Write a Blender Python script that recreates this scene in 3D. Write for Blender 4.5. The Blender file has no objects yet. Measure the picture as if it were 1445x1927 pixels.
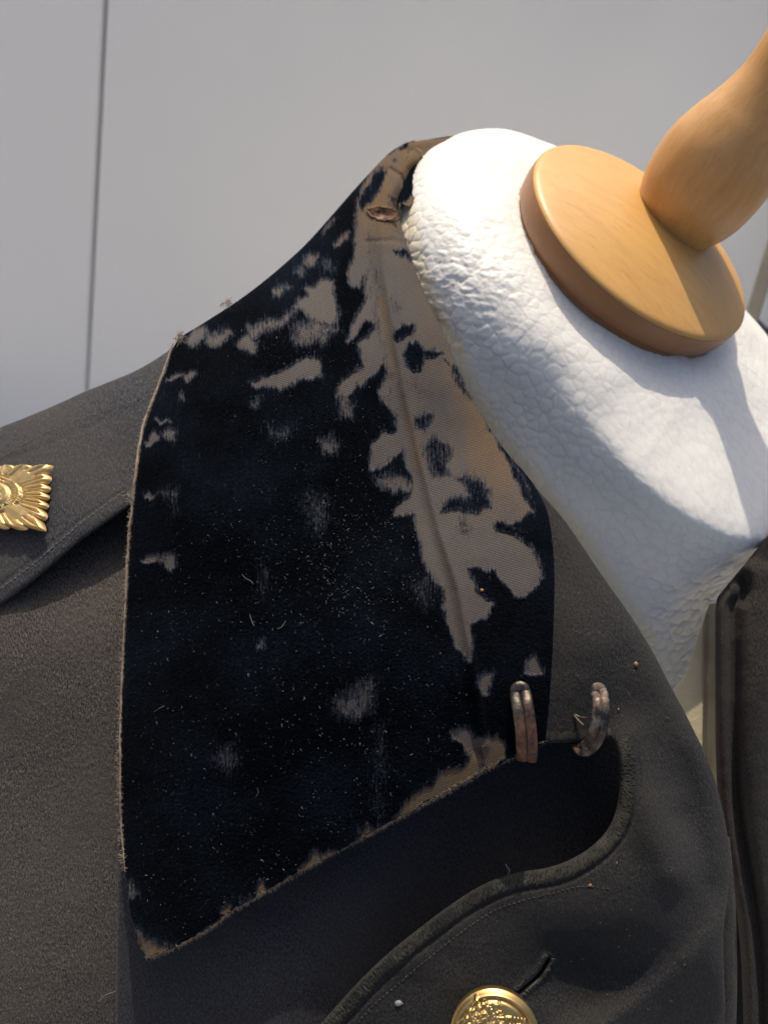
import bpy, math, random
import numpy as np
from mathutils import Vector, Matrix, noise
random.seed(7)
rng = np.random.default_rng(11)
scene = bpy.context.scene
COL = scene.collection

# ------------------------------------------------------------------ camera
F = 1400.0                       # focal length in pixels of the 1445 x 1927 photograph
UP = np.array([627., 1202., 1400.]); UP /= np.linalg.norm(UP)   # world up seen from the camera (right, up, back)
rx_ = np.array([1., 0, 0]) - UP[0]*UP; rx_ /= np.linalg.norm(rx_)
ry_ = np.cross(UP, rx_)
ROT = np.stack([rx_, ry_, UP])   # camera axes -> world axes
CAM = np.array([0., 0., 1.50])
def c2w(P):
    return np.asarray(P) @ ROT.T + CAM
def W(x, y, d):                  # photograph point at distance d in front of the lens -> place in the world
    x, y, d = np.broadcast_arrays(np.asarray(x, float), np.asarray(y, float), np.asarray(d, float))
    return c2w(np.stack([(x-722.5)/F*d, (963.5-y)/F*d, -d], -1))
cd = bpy.data.cameras.new('camera'); cam = bpy.data.objects.new('camera', cd); COL.objects.link(cam)
M4 = Matrix([list(ROT[i]) + [CAM[i]] for i in range(3)] + [[0, 0, 0, 1]])
cam.matrix_world = M4
cd.sensor_fit = 'VERTICAL'; cd.sensor_height = 36.0; cd.lens = F/1927*36
cd.clip_start = 0.01; cd.clip_end = 200
cd.dof.use_dof = True; cd.dof.focus_distance = 0.262; cd.dof.aperture_fstop = 10.5
scene.camera = cam

# ------------------------------------------------------------------ light
SUNC = np.array([0.055, 0.965, 0.205]); SUNC /= np.linalg.norm(SUNC)
S = SUNC @ ROT.T                                     # towards the sun, world
elev = math.asin(S[2]); azim = math.atan2(S[0], S[1])
world = bpy.data.worlds.new('World'); scene.world = world; world.use_nodes = True
wn = world.node_tree.nodes; wl = world.node_tree.links
sky = wn.new('ShaderNodeTexSky'); sky.sky_type = 'NISHITA'; sky.sun_disc = False
sky.sun_elevation = elev; sky.sun_rotation = azim; sky.air_density = 0.8; sky.dust_density = 5.5; sky.ozone_density = 0.5
wl.new(sky.outputs[0], wn['Background'].inputs[0]); wn['Background'].inputs[1].default_value = 0.131
sl = bpy.data.lights.new('sun', 'SUN'); sl.energy = 3.2; sl.angle = math.radians(0.55); sl.color = (1.0, 0.905, 0.75)
so = bpy.data.objects.new('sun', sl); COL.objects.link(so)
so.rotation_euler = Vector(S).to_track_quat('Z', 'Y').to_euler(); so.location = (0, 0, 3)
scene.view_settings.view_transform = 'Standard'; scene.view_settings.look = 'None'
scene.view_settings.gamma = 1.0; scene.view_settings.exposure = 0.13

# ------------------------------------------------------------------ materials
def mat(name):
    m = bpy.data.materials.new(name); m.use_nodes = True
    nt = m.node_tree; b = nt.nodes['Principled BSDF']
    return m, nt, nt.nodes, nt.links, b
def N(nt, typ, **kw):
    n = nt.nodes.new(typ)
    for k, v in kw.items():
        if k.startswith('i_'):
            key = k[2:]; key = int(key) if key.isdigit() else key
            n.inputs[key].default_value = v
        else: setattr(n, k, v)
    return n
def ramp(nt, src, stops):
    r = nt.nodes.new('ShaderNodeValToRGB'); nt.links.new(src, r.inputs[0])
    e = r.color_ramp.elements
    while len(e) < len(stops): e.new(0.5)
    for q, (p, c) in zip(e, stops):
        q.position = p; q.color = (c if len(c) == 4 else (*c, 1))
    return r
def mix(nt, fac, a, b, blend='MIX'):
    m = nt.nodes.new('ShaderNodeMix'); m.data_type = 'RGBA'; m.blend_type = blend
    for s_, v in ((0, fac), (6, a), (7, b)):
        if hasattr(v, 'is_output'): nt.links.new(v, m.inputs[s_])
        elif isinstance(v, (int, float)): m.inputs[s_].default_value = v
        else: m.inputs[s_].default_value = (*v, 1) if len(v) == 3 else v
    return m.outputs[2]
def math_(nt, op, a, b=None, clamp=False):
    m = nt.nodes.new('ShaderNodeMath'); m.operation = op; m.use_clamp = clamp
    for i, v in enumerate((a, b)):
        if v is None: continue
        if hasattr(v, 'is_output'): nt.links.new(v, m.inputs[i])
        else: m.inputs[i].default_value = v
    return m.outputs[0]
def uvmap(nt, scale=(1, 1, 1), rot=0):
    t = nt.nodes.new('ShaderNodeTexCoord'); m = nt.nodes.new('ShaderNodeMapping')
    nt.links.new(t.outputs['UV'], m.inputs[0]); m.inputs['Scale'].default_value = scale
    m.inputs['Rotation'].default_value = (0, 0, rot)
    return m.outputs[0]
def tex(nt, vec, scale, detail=2.0, rough=0.5, dist=0.0):
    n = nt.nodes.new('ShaderNodeTexNoise'); nt.links.new(vec, n.inputs['Vector'])
    n.inputs['Scale'].default_value = scale; n.inputs['Detail'].default_value = detail
    n.inputs['Roughness'].default_value = rough; n.inputs['Distortion'].default_value = dist
    return n.outputs[0]
def bump(nt, h, dist, strength=1.0, normal=None):
    b = nt.nodes.new('ShaderNodeBump'); nt.links.new(h, b.inputs['Height'])
    b.inputs['Distance'].default_value = dist; b.inputs['Strength'].default_value = strength
    if normal is not None: nt.links.new(normal, b.inputs['Normal'])
    return b.outputs[0]

def wool(name, dark, light, warm, sheen=0.25, nap=0.00022, tint=(0.7, 0.72, 0.8)):
    """felted wool: UV runs in thousandths of a photograph pixel (1 unit ~ 0.18 m)"""
    m, nt, nn, ll, b = mat(name)
    uv = uvmap(nt); uvr = uvmap(nt, (1, 0.45, 1), math.radians(38))
    fine = tex(nt, uvr, 380, 4, 0.72, 0.6)
    mid = tex(nt, uv, 90, 3, 0.6)
    big = tex(nt, uv, 5, 4, 0.55)
    f2 = tex(nt, uv, 520, 2, 0.6)
    c = ramp(nt, fine, [(0.38, tuple(v*0.55 for v in dark)), (0.52, tuple(a*.5+b_*.5 for a, b_ in zip(dark, light))), (0.68, tuple(v*1.45 for v in light))]).outputs[0]
    w = ramp(nt, big, [(0.38, (0, 0, 0)), (0.66, (1, 1, 1))]).outputs[0]
    c = mix(nt, w, c, mix(nt, 0.55, c, warm))
    fl = ramp(nt, f2, [(0.69, (0, 0, 0)), (0.76, (1, 1, 1))]).outputs[0]
    c = mix(nt, math_(nt, 'MULTIPLY', fl, 0.45), c, tuple(min(1, v*4.5) for v in light))
    ll.new(c, b.inputs['Base Color'])
    b.inputs['Roughness'].default_value = 0.85; b.inputs['Specular IOR Level'].default_value = 0.25
    b.inputs['Sheen Weight'].default_value = sheen; b.inputs['Sheen Roughness'].default_value = 0.5
    b.inputs['Sheen Tint'].default_value = (*tint, 1)
    h = math_(nt, 'ADD', math_(nt, 'MULTIPLY', fine, 1.0), math_(nt, 'MULTIPLY', mid, 0.9))
    ll.new(bump(nt, h, nap, 1.0), b.inputs['Normal'])
    return m
M_BODY = wool('faded_brown_black_wool', (0.0153, 0.0132, 0.0111), (0.1191, 0.1041, 0.0897), (0.065, 0.056, 0.047), 0.06, 0.00060)
M_STRAP = wool('blue_black_wool', (0.0093, 0.0099, 0.0135), (0.0539, 0.0551, 0.0629), (0.0445, 0.0385, 0.0337), 0.06, 0.00045)
M_LAPEL = wool('black_wool', (0.0052, 0.0055, 0.0063), (0.0329, 0.0318, 0.0318), (0.021, 0.0194, 0.0172), 0.05, 0.00042)
M_FAR = wool('far_brown_black_wool', (0.0108, 0.0096, 0.0084), (0.0445, 0.0379, 0.0337), (0.0381, 0.0321, 0.0267), 0.06, 0.0002)
M_UNDER = wool('navy_black_wool', (0.009, 0.0092, 0.0118), (0.044, 0.044, 0.0496), (0.0274, 0.0251, 0.0251), 0.10, 0.00030)

def velvet():
    m, nt, nn, ll, b = mat('worn_velvet')
    uv = uvmap(nt); uvs = uvmap(nt, (1, 0.22, 1)); uvx = uvmap(nt, (1, 0.5, 1))
    at = N(nt, 'ShaderNodeAttribute', attribute_name='bare').outputs['Fac']
    tan = N(nt, 'ShaderNodeAttribute', attribute_name='tan').outputs['Fac']
    edge = tex(nt, uvmap(nt, (1, 0.36, 1)), 300, 4, 0.75); edge2 = tex(nt, uvx, 60, 3, 0.6)
    edge3 = tex(nt, uvmap(nt, (1, 0.10, 1)), 300, 3, 0.7)
    edge = math_(nt, 'ADD', math_(nt, 'MULTIPLY', edge, 0.5), math_(nt, 'MULTIPLY', edge3, 0.5))
    k = math_(nt, 'ADD', at, math_(nt, 'MULTIPLY', math_(nt, 'SUBTRACT', edge, 0.5), 2.0))
    k = math_(nt, 'ADD', k, math_(nt, 'MULTIPLY', math_(nt, 'SUBTRACT', edge2, 0.5), 0.35))
    bare = ramp(nt, k, [(0.34, (0, 0, 0)), (0.68, (1, 1, 1))]).outputs[0]
    # weave: a dense basket of warp and weft threads
    def wave(vec, scale, direction):
        w = N(nt, 'ShaderNodeTexWave', wave_type='BANDS', bands_direction=direction, wave_profile='SIN')
        ll.new(vec, w.inputs['Vector']); w.inputs['Scale'].default_value = scale
        w.inputs['Distortion'].default_value = 1.8; w.inputs['Detail'].default_value = 2; w.inputs['Detail Scale'].default_value = 0.12
        return w.outputs['Fac']
    wr = uvmap(nt, (1, 1, 1), math.radians(-12))
    wa = wave(wr, 92, 'X'); wb = wave(wr, 100, 'Y')
    weave = math_(nt, 'MULTIPLY', wa, wb)
    wv2 = math_(nt, 'ADD', math_(nt, 'MULTIPLY', weave, 0.75), math_(nt, 'MULTIPLY', tex(nt, uv, 420, 2, 0.6), 0.35))
    grey = ramp(nt, wv2, [(0.0, (0.038, 0.035, 0.034)), (0.85, (0.150, 0.130, 0.115))]).outputs[0]
    tanc = ramp(nt, wv2, [(0.0, (0.036, 0.023, 0.012)), (0.85, (0.215, 0.136, 0.068))]).outputs[0]
    tn = math_(nt, 'ADD', tan, math_(nt, 'MULTIPLY', math_(nt, 'SUBTRACT', tex(nt, uv, 14, 4, 0.6), 0.5), 0.6), True)
    cloth = mix(nt, tn, grey, tanc)
    # residual ink-blue pile over the thin places
    resid = ramp(nt, tex(nt, uvs, 26, 4, 0.6), [(0.50, (0, 0, 0)), (0.74, (1, 1, 1))]).outputs[0]
    cloth = mix(nt, math_(nt, 'MULTIPLY', resid, 0.5), cloth, (0.055, 0.060, 0.078))
    streak = tex(nt, uvmap(nt, (1, 0.10, 1)), 210, 2, 0.5)
    spk = ramp(nt, tex(nt, uv, 430, 2, 0.55), [(0.62, (0, 0, 0)), (0.78, (1, 1, 1))]).outputs[0]
    patch = ramp(nt, tex(nt, uv, 7, 3, 0.5), [(0.42, (0, 0, 0)), (0.7, (1, 1, 1))]).outputs[0]
    pile = mix(nt, math_(nt, 'MULTIPLY', patch, streak), (0.0020, 0.0026, 0.0038), (0.0072, 0.0105, 0.0165))
    pile = mix(nt, math_(nt, 'MULTIPLY', spk, 0.30), pile, (0.10, 0.105, 0.11))
    # thin zones between bare and pile go grey-blue
    thin = ramp(nt, k, [(0.16, (0, 0, 0)), (0.42, (1, 1, 1)), ]).outputs[0]
    pile = mix(nt, math_(nt, 'MULTIPLY', thin, math_(nt, 'MULTIPLY', streak, 0.55)), pile, (0.075, 0.09, 0.125))
    c = mix(nt, bare, pile, cloth)
    tr = N(nt, 'ShaderNodeAttribute', attribute_name='tear').outputs['Fac']
    c = mix(nt, tr, c, mix(nt, tex(nt, uv, 160, 3), (0.10, 0.05, 0.03), (0.62, 0.46, 0.34)))
    ll.new(c, b.inputs['Base Color'])
    b.inputs['Roughness'].default_value = 0.9
    ll.new(math_(nt, 'MULTIPLY', bare, 0.22), b.inputs['Specular IOR Level'])
    ll.new(math_(nt, 'ADD', math_(nt, 'MULTIPLY', bare, 0.03), 0.030), b.inputs['Sheen Weight'])
    b.inputs['Sheen Tint'].default_value = (0.6, 0.7, 0.9, 1); b.inputs['Sheen Roughness'].default_value = 0.35
    h = mix(nt, bare, math_(nt, 'MULTIPLY', tex(nt, uvx, 300, 3, 0.7), 1.5), math_(nt, 'MULTIPLY', weave, 0.55))
    ll.new(bump(nt, h, 0.00035, 1.0), b.inputs['Normal'])
    return m
M_VELVET = velvet()

def simple(name, col, rough=0.6, metal=0.0, sheen=0.0, nscale=None, col2=None, bscale=None, bdist=0.0002, sss=0.0):
    m, nt, nn, ll, b = mat(name)
    b.inputs['Base Color'].default_value = (*col, 1); b.inputs['Roughness'].default_value = rough
    b.inputs['Metallic'].default_value = metal; b.inputs['Sheen Weight'].default_value = sheen
    tc = N(nt, 'ShaderNodeTexCoord').outputs['Object']
    if nscale:
        ll.new(mix(nt, ramp(nt, tex(nt, tc, nscale, 4, 0.6), [(0.35, (0, 0, 0)), (0.65, (1, 1, 1))]).outputs[0], col, col2), b.inputs['Base Color'])
    if bscale: ll.new(bump(nt, tex(nt, tc, bscale, 3, 0.6), bdist), b.inputs['Normal'])
    if sss: b.inputs['Subsurface Weight'].default_value = sss; b.inputs['Subsurface Radius'].default_value = (0.004, 0.004, 0.004); b.inputs['Subsurface Scale'].default_value = 1
    return m
M_GREYTHREAD = simple('grey_sewing_thread', (0.22, 0.21, 0.19), 0.8, nscale=400, col2=(0.10, 0.095, 0.085))
M_DARKTHREAD = simple('dark_sewing_thread', (0.10, 0.095, 0.085), 0.85, nscale=300, col2=(0.045, 0.045, 0.038))
M_WELT = simple('olive_grey_nap_fibre', (0.075, 0.073, 0.062), 0.9, nscale=150, col2=(0.022, 0.022, 0.020))
M_PIPING = simple('frayed_beige_selvedge', (0.36, 0.29, 0.22), 0.85, nscale=120, col2=(0.20, 0.15, 0.11), bscale=1800)
M_LINT = simple('pale_lint', (0.30, 0.30, 0.30), 0.8, nscale=60, col2=(0.08, 0.085, 0.09))
M_GOLD = simple('gilt_brass', (0.74, 0.56, 0.28), 0.50, 1.0, nscale=300, col2=(0.58, 0.40, 0.17), bscale=900, bdist=0.00005)
M_PINKGILT = simple('worn_red_enamel', (0.62, 0.27, 0.16), 0.35, 0.4, nscale=500, col2=(0.75, 0.45, 0.28))
M_GREEN = simple('green_enamel', (0.05, 0.22, 0.10), 0.25)
M_BUTTON = simple('button_gilt', (0.62, 0.44, 0.19), 0.40, 1.0, nscale=200, col2=(0.48, 0.32, 0.12))
M_CREAM = simple('cream_lining', (0.62, 0.54, 0.36), 0.75, sheen=0.1, nscale=60, col2=(0.52, 0.45, 0.29), bscale=300, bdist=0.0004)
M_SPECK = simple('orange_speck', (0.30, 0.16, 0.07), 0.7)
M_TEAR = simple('torn_tan_edge', (0.26, 0.15, 0.08), 0.9, nscale=300, col2=(0.10, 0.05, 0.03), bscale=1200)

def hookmat(name, warm, cols=((0.32, 0.28, 0.20), (0.17, 0.14, 0.11), (0.06, 0.06, 0.058))):
    m, nt, nn, ll, b = mat(name)
    tc = N(nt, 'ShaderNodeTexCoord').outputs['Object']
    a = ramp(nt, tex(nt, tc, 330, 5, 0.7), [(0.42, (0, 0, 0)), (0.56, (1, 1, 1))]).outputs[0]
    g = ramp(nt, tex(nt, tc, 120, 3, 0.6), [(0.38, cols[0]), (0.50, cols[1]), (0.60, cols[2])]).outputs[0]
    rust = ramp(nt, tex(nt, tc, 500, 4, 0.7), [(0.40, (0.055, 0.028, 0.02)), (0.6, (0.19, 0.085, 0.055))]).outputs[0]
    if warm > .9:
        sp = N(nt, 'ShaderNodeSeparateXYZ'); ll.new(N(nt, 'ShaderNodeUVMap').outputs[0], sp.inputs[0])
        lowr = ramp(nt, math_(nt, 'ADD', sp.outputs[1], math_(nt, 'MULTIPLY', tex(nt, tc, 260, 3), 0.5)), [(0.45, (0, 0, 0)), (0.85, (1, 1, 1))]).outputs[0]
        a = math_(nt, 'MULTIPLY', a, math_(nt, 'ADD', math_(nt, 'MULTIPLY', lowr, 0.9), 0.12)); g = mix(nt, lowr, g, (0.17, 0.095, 0.075))
    ll.new(mix(nt, math_(nt, 'MULTIPLY', a, warm), g, rust), b.inputs['Base Color'])
    ll.new(math_(nt, 'SUBTRACT', 0.95, math_(nt, 'MULTIPLY', a, 0.7)), b.inputs['Metallic'])
    ll.new(math_(nt, 'ADD', 0.36, math_(nt, 'MULTIPLY', a, 0.35)), b.inputs['Roughness'])
    ll.new(bump(nt, tex(nt, tc, 700, 4, 0.7), 0.00025), b.inputs['Normal'])
    return m
M_HOOK_A = hookmat('rusty_brass_wire', 1.0); M_HOOK_B = hookmat('tarnished_steel_wire', 0.30, ((0.34, 0.32, 0.28), (0.13, 0.10, 0.08), (0.05, 0.05, 0.05)))

def foam():
    m, nt, nn, ll, b = mat('white_polystyrene')
    tc = N(nt, 'ShaderNodeTexCoord').outputs['Object']
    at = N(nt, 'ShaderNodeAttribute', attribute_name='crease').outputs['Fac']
    n = tex(nt, tc, 60, 4, 0.6)
    c = mix(nt, n, (0.785, 0.77, 0.72), (0.83, 0.815, 0.765))
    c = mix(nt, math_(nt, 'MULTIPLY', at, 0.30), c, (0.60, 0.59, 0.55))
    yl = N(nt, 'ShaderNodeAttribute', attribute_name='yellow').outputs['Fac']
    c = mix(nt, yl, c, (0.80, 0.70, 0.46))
    ll.new(c, b.inputs['Base Color'])
    b.inputs['Roughness'].default_value = 0.42; b.inputs['Specular IOR Level'].default_value = 0.35
    b.inputs['Subsurface Weight'].default_value = 0.3; b.inputs['Subsurface Radius'].default_value = (0.006, 0.006, 0.006)
    b.inputs['Subsurface Scale'].default_value = 0.8
    ll.new(bump(nt, tex(nt, tc, 420, 3, 0.6), 0.00018), b.inputs['Normal'])
    return m
M_FOAM = foam()

def wood(name, c1, c2, c3, rough, axis_scale, rim_shade=False):
    m, nt, nn, ll, b = mat(name)
    tc = N(nt, 'ShaderNodeTexCoord'); mp = N(nt, 'ShaderNodeMapping')
    ll.new(tc.outputs['Object'], mp.inputs[0]); mp.inputs['Scale'].default_value = axis_scale
    big = tex(nt, mp.outputs[0], 26, 3, 0.55, 0.8); fine = tex(nt, mp.outputs[0], 120, 4, 0.65, 0.4)
    fib = tex(nt, mp.outputs[0], 420, 2, 0.6)
    c = ramp(nt, big, [(0.30, c1), (0.52, c2), (0.72, c3)]).outputs[0]
    c = mix(nt, ramp(nt, fine, [(0.44, (0, 0, 0)), (0.76, (0.32, 0.32, 0.32))]).outputs[0], c, tuple(v*0.62 for v in c1))
    c = mix(nt, ramp(nt, fib, [(0.60, (0, 0, 0)), (0.76, (0.38, 0.38, 0.38))]).outputs[0], c, tuple(v*0.5 for v in c1))
    if rim_shade:      # shade on the cap's rim, painted into the wood as darker brown
        sp = N(nt, 'ShaderNodeSeparateXYZ'); ll.new(tc.outputs['Object'], sp.inputs[0])
        rim_mask = math_(nt, 'LESS_THAN', sp.outputs[2], -0.0006)
        c = mix(nt, rim_mask, c, mix(nt, fine, (0.26, 0.115, 0.045), (0.36, 0.17, 0.07)))
    ll.new(c, b.inputs['Base Color']); b.inputs['Roughness'].default_value = rough
    b.inputs['Specular IOR Level'].default_value = 0.4
    b.inputs['Coat Weight'].default_value = 0.08; b.inputs['Coat Roughness'].default_value = 0.3
    ll.new(bump(nt, fib, 0.00008), b.inputs['Normal'])
    return m
M_WOODCAP = wood('varnished_beech_cap', (0.625, 0.34, 0.100), (0.645, 0.355, 0.108), (0.66, 0.368, 0.115), 0.45, (0.35, 2.2, 2.2), True)
M_WOODFIN = wood('varnished_beech_finial', (0.55, 0.285, 0.095), (0.61, 0.33, 0.12), (0.65, 0.365, 0.145), 0.34, (2.4, 2.4, 0.35))
M_POST = simple('beige_painted_post', (0.40, 0.36, 0.27), 0.6, nscale=20, col2=(0.33, 0.29, 0.21))
M_PLUM = simple('plum_cloth', (0.15, 0.125, 0.135), 0.9, sheen=0.1, nscale=12, col2=(0.18, 0.15, 0.16), bscale=300)
M_DOOR = simple('satin_grey_door_paint', (0.81, 0.82, 0.825), 0.25, nscale=1.3, col2=(0.85, 0.855, 0.86), bscale=260, bdist=0.00003)
M_GAP = simple('shadowed_carcass', (0.16, 0.17, 0.15), 0.7)
M_FLOOR = simple('pale_concrete', (0.58, 0.56, 0.53), 0.85, nscale=2, col2=(0.50, 0.485, 0.46), bscale=60, bdist=0.001)

# ------------------------------------------------------------------ object helpers
def thing(name, label, cat, loc, group=None):
    o = bpy.data.objects.new(name, None); COL.objects.link(o); o.location = loc; o.empty_display_size = 0.02
    o['label'] = label; o['category'] = cat
    if group: o['group'] = group
    return o
def origin(parent):
    v = np.zeros(3)
    while parent is not None: v += np.array(parent.location); parent = parent.parent
    return v
def mk(name, V, faces, m, parent=None, smooth=True, label=None, kind=None, uv=None, attrs=None, mats=None, loc=None):
    """V in world metres; faces an array (n,4)/(n,3) or a list"""
    V = np.asarray(V, float).reshape(-1, 3)
    o0 = origin(parent) + (np.zeros(3) if loc is None else (np.asarray(loc) - origin(parent)))
    me = bpy.data.meshes.new(name)
    if isinstance(faces, np.ndarray):
        nf, k = faces.shape
        me.vertices.add(len(V)); me.vertices.foreach_set('co', (V-o0).astype(np.float32).ravel())
        me.loops.add(nf*k); me.loops.foreach_set('vertex_index', faces.astype(np.int32).ravel())
        me.polygons.add(nf); me.polygons.foreach_set('loop_start', (np.arange(nf)*k).astype(np.int32))
        me.update(calc_edges=True)
    else:
        me.from_pydata([tuple(v) for v in (V-o0)], [], [tuple(int(i) for i in f) for f in faces]); me.update()
    me.polygons.foreach_set('use_smooth', [smooth]*len(me.polygons))
    if uv is not None:
        ul = me.uv_layers.new(name='UVMap'); vi = np.empty(len(me.loops), np.int32); me.loops.foreach_get('vertex_index', vi)
        ul.data.foreach_set('uv', np.asarray(uv, np.float32)[vi].ravel())
    for k_, a in (attrs or {}).items():
        at = me.attributes.new(k_, 'FLOAT', 'POINT'); at.data.foreach_set('value', np.asarray(a, np.float32).ravel())
    me.materials.append(m)
    o = bpy.data.objects.new(name, me); COL.objects.link(o)
    if parent is not None: o.parent = parent; o.location = o0 - origin(parent)
    else: o.location = o0
    if label: o['label'] = label
    if kind: o['kind'] = kind
    return o
def gridfaces(nt_, ns_, flip=False):
    i = np.arange(nt_-1)[:, None]*ns_ + np.arange(ns_-1)[None, :]
    f = np.stack([i, i+ns_, i+ns_+1, i+1], -1).reshape(-1, 4)
    return f[:, ::-1].copy() if flip else f
def catmull(P, n, arclen=True):
    P = np.asarray(P, float); Q = np.vstack([2*P[0]-P[1], P, 2*P[-1]-P[-2]])
    out = []; seg = len(P)-1; k = 24
    for i in range(seg):
        p0, p1, p2, p3 = Q[i:i+4]; t = np.linspace(0, 1, k, endpoint=False)[:, None]
        out.append(0.5*((2*p1)+(-p0+p2)*t+(2*p0-5*p1+4*p2-p3)*t*t+(-p0+3*p1-3*p2+p3)*t**3))
    out = np.vstack(out+[P[-1:]])
    if arclen:
        L = np.r_[0, np.cumsum(np.linalg.norm(np.diff(out, axis=0), axis=1))]; L /= L[-1]
    else: L = np.linspace(0, 1, len(out))
    t = np.linspace(0, 1, n)
    return np.stack([np.interp(t, L, out[:, j]) for j in range(P.shape[1])], -1)
class TPS:
    def __init__(s, pts, lam=1e-4):
        P = np.asarray(pts, float); s.X = P[:, :2]/1000; d = P[:, 2]; n = len(P)
        A = np.zeros((n+3, n+3)); A[:n, :n] = s.k(s.X, s.X) + lam*np.eye(n)
        A[:n, n] = A[n, :n] = 1; A[:n, n+1:] = s.X; A[n+1:, :n] = s.X.T
        s.w = np.linalg.solve(A, np.r_[d, 0, 0, 0])
    def k(s, a, b):
        r2 = ((a[:, None]-b[None])**2).sum(-1); return 0.5*r2*np.log(r2+1e-12)
    def __call__(s, x, y):
        x, y = np.broadcast_arrays(np.asarray(x, float), np.asarray(y, float)); Q = np.stack([x.ravel(), y.ravel()], -1)/1000
        n = len(s.X); r = s.k(Q, s.X) @ s.w[:n] + s.w[n] + Q @ s.w[n+1:]
        return r.reshape(x.shape)
def vnoise(x, y, seed=0):
    """smooth 2-D value noise, about -1..1"""
    T = np.random.default_rng(seed).uniform(-1, 1, (256, 256))
    xi = np.floor(x).astype(int); yi = np.floor(y).astype(int); fx = x-xi; fy = y-yi
    fx = fx*fx*(3-2*fx); fy = fy*fy*(3-2*fy)
    g = lambda a, b_: T[a & 255, b_ & 255]
    return (g(xi, yi)*(1-fx)+g(xi+1, yi)*fx)*(1-fy)+(g(xi, yi+1)*(1-fx)+g(xi+1, yi+1)*fx)*fy
def fbm(x, y, seed=0, o=4):
    r = 0; a = 1
    for i in range(o): r = r+a*vnoise(x*2**i, y*2**i, seed+i); a *= 0.5
    return r/1.6
def polydist(x, y, P, closed=True):
    """distance to a polyline; for closed shapes positive inside"""
    P = np.asarray(P, float); n = len(P); best = np.full(x.shape, 1e9); ins = np.zeros(x.shape, bool)
    for i in range(n if closed else n-1):
        a = P[i]; b = P[(i+1) % n]; d = b-a; L = (d**2).sum()+1e-9
        t = np.clip(((x-a[0])*d[0]+(y-a[1])*d[1])/L, 0, 1)
        best = np.minimum(best, (x-a[0]-t*d[0])**2+(y-a[1]-t*d[1])**2)
        if closed and a[1] != b[1]:
            c = ((a[1] > y) != (b[1] > y)) & (x < (b[0]-a[0])*(y-a[1])/(b[1]-a[1])+a[0]); ins ^= c
    best = np.sqrt(best)
    return np.where(ins, best, -best) if closed else best
def side(x, y, P):
    """signed distance to an open polyline, positive to the right of its travel (down the picture: left side positive)"""
    P = np.asarray(P, float); best = np.full(x.shape, 1e18); sg = np.ones(x.shape)
    for i in range(len(P)-1):
        a = P[i]; b = P[i+1]; d = b-a; L = (d**2).sum()
        t = np.clip(((x-a[0])*d[0]+(y-a[1])*d[1])/L, 0, 1)
        r = (x-a[0]-t*d[0])**2+(y-a[1]-t*d[1])**2; cr = d[0]*(y-a[1])-d[1]*(x-a[0])
        m = r < best; best = np.where(m, r, best); sg = np.where(m, np.sign(cr), sg)
    return np.sqrt(best)*sg
def sst(v, a, b):
    t = np.clip((v-a)/(b-a), 0, 1); return t*t*(3-2*t)
def loft(L, R, nt_, ns_, paired=False):
    a = catmull(L, nt_, not paired); b = catmull(R, nt_, not paired)
    s = np.linspace(0, 1, ns_)[None, :, None]
    P = a[:, None]*(1-s)+b[:, None]*s
    T, Sx = np.meshgrid(np.linspace(0, 1, nt_), np.linspace(0, 1, ns_), indexing='ij')
    return P[..., 0], P[..., 1], Sx, T
def rollpx(dist, w):
    q = np.clip(1-dist/w, 0, 1); return 1-np.sqrt(np.maximum(0, 1-q*q))
def cloth(name, X, Y, D, m, parent, thick=0.0022, **kw):
    V = W(X, Y, D).reshape(-1, 3); nt_, ns_ = X.shape; n0 = nt_*ns_
    UVs = np.stack([X, -Y], -1).reshape(-1, 2)/1000; idg = np.arange(n0).reshape(nt_, ns_)
    Fs = [gridfaces(nt_, ns_)]; VV = [V]; UU = [UVs]; src = [np.arange(n0)]; n = n0
    loop = np.r_[idg[0, :-1], idg[:-1, -1], idg[-1, :0:-1], idg[:0:-1, 0]]; k = len(loop)   # folded rim of real thickness
    Xf, Yf, Df = X.ravel(), Y.ravel(), D.ravel()
    prev = loop
    for f_ in (0.5, 1.0):
        VV.append(W(Xf[loop], Yf[loop], Df[loop]+thick*f_)); UU.append(UVs[loop]); src.append(loop)
        cur = np.arange(k)+n; n += k
        Fs.append(np.stack([prev, np.roll(prev, -1), np.roll(cur, -1), cur], -1)); prev = cur
    ri = np.unique(np.r_[np.arange(0, nt_, 10), nt_-1]); ci = np.unique(np.r_[np.arange(0, ns_, 10), ns_-1])   # back of the cloth
    sub = idg[np.ix_(ri, ci)].ravel(); VV.append(W(Xf[sub], Yf[sub], Df[sub]+thick)); UU.append(UVs[sub]); src.append(sub)
    Fs.append(gridfaces(len(ri), len(ci), True)+n)
    src = np.concatenate(src); at = kw.pop('attrs', None)
    if at: at = {q: np.asarray(v_).ravel()[src] for q, v_ in at.items()}
    return mk(name, np.vstack(VV), np.vstack(Fs), m, parent, uv=np.vstack(UU), attrs=at, **kw)
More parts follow.
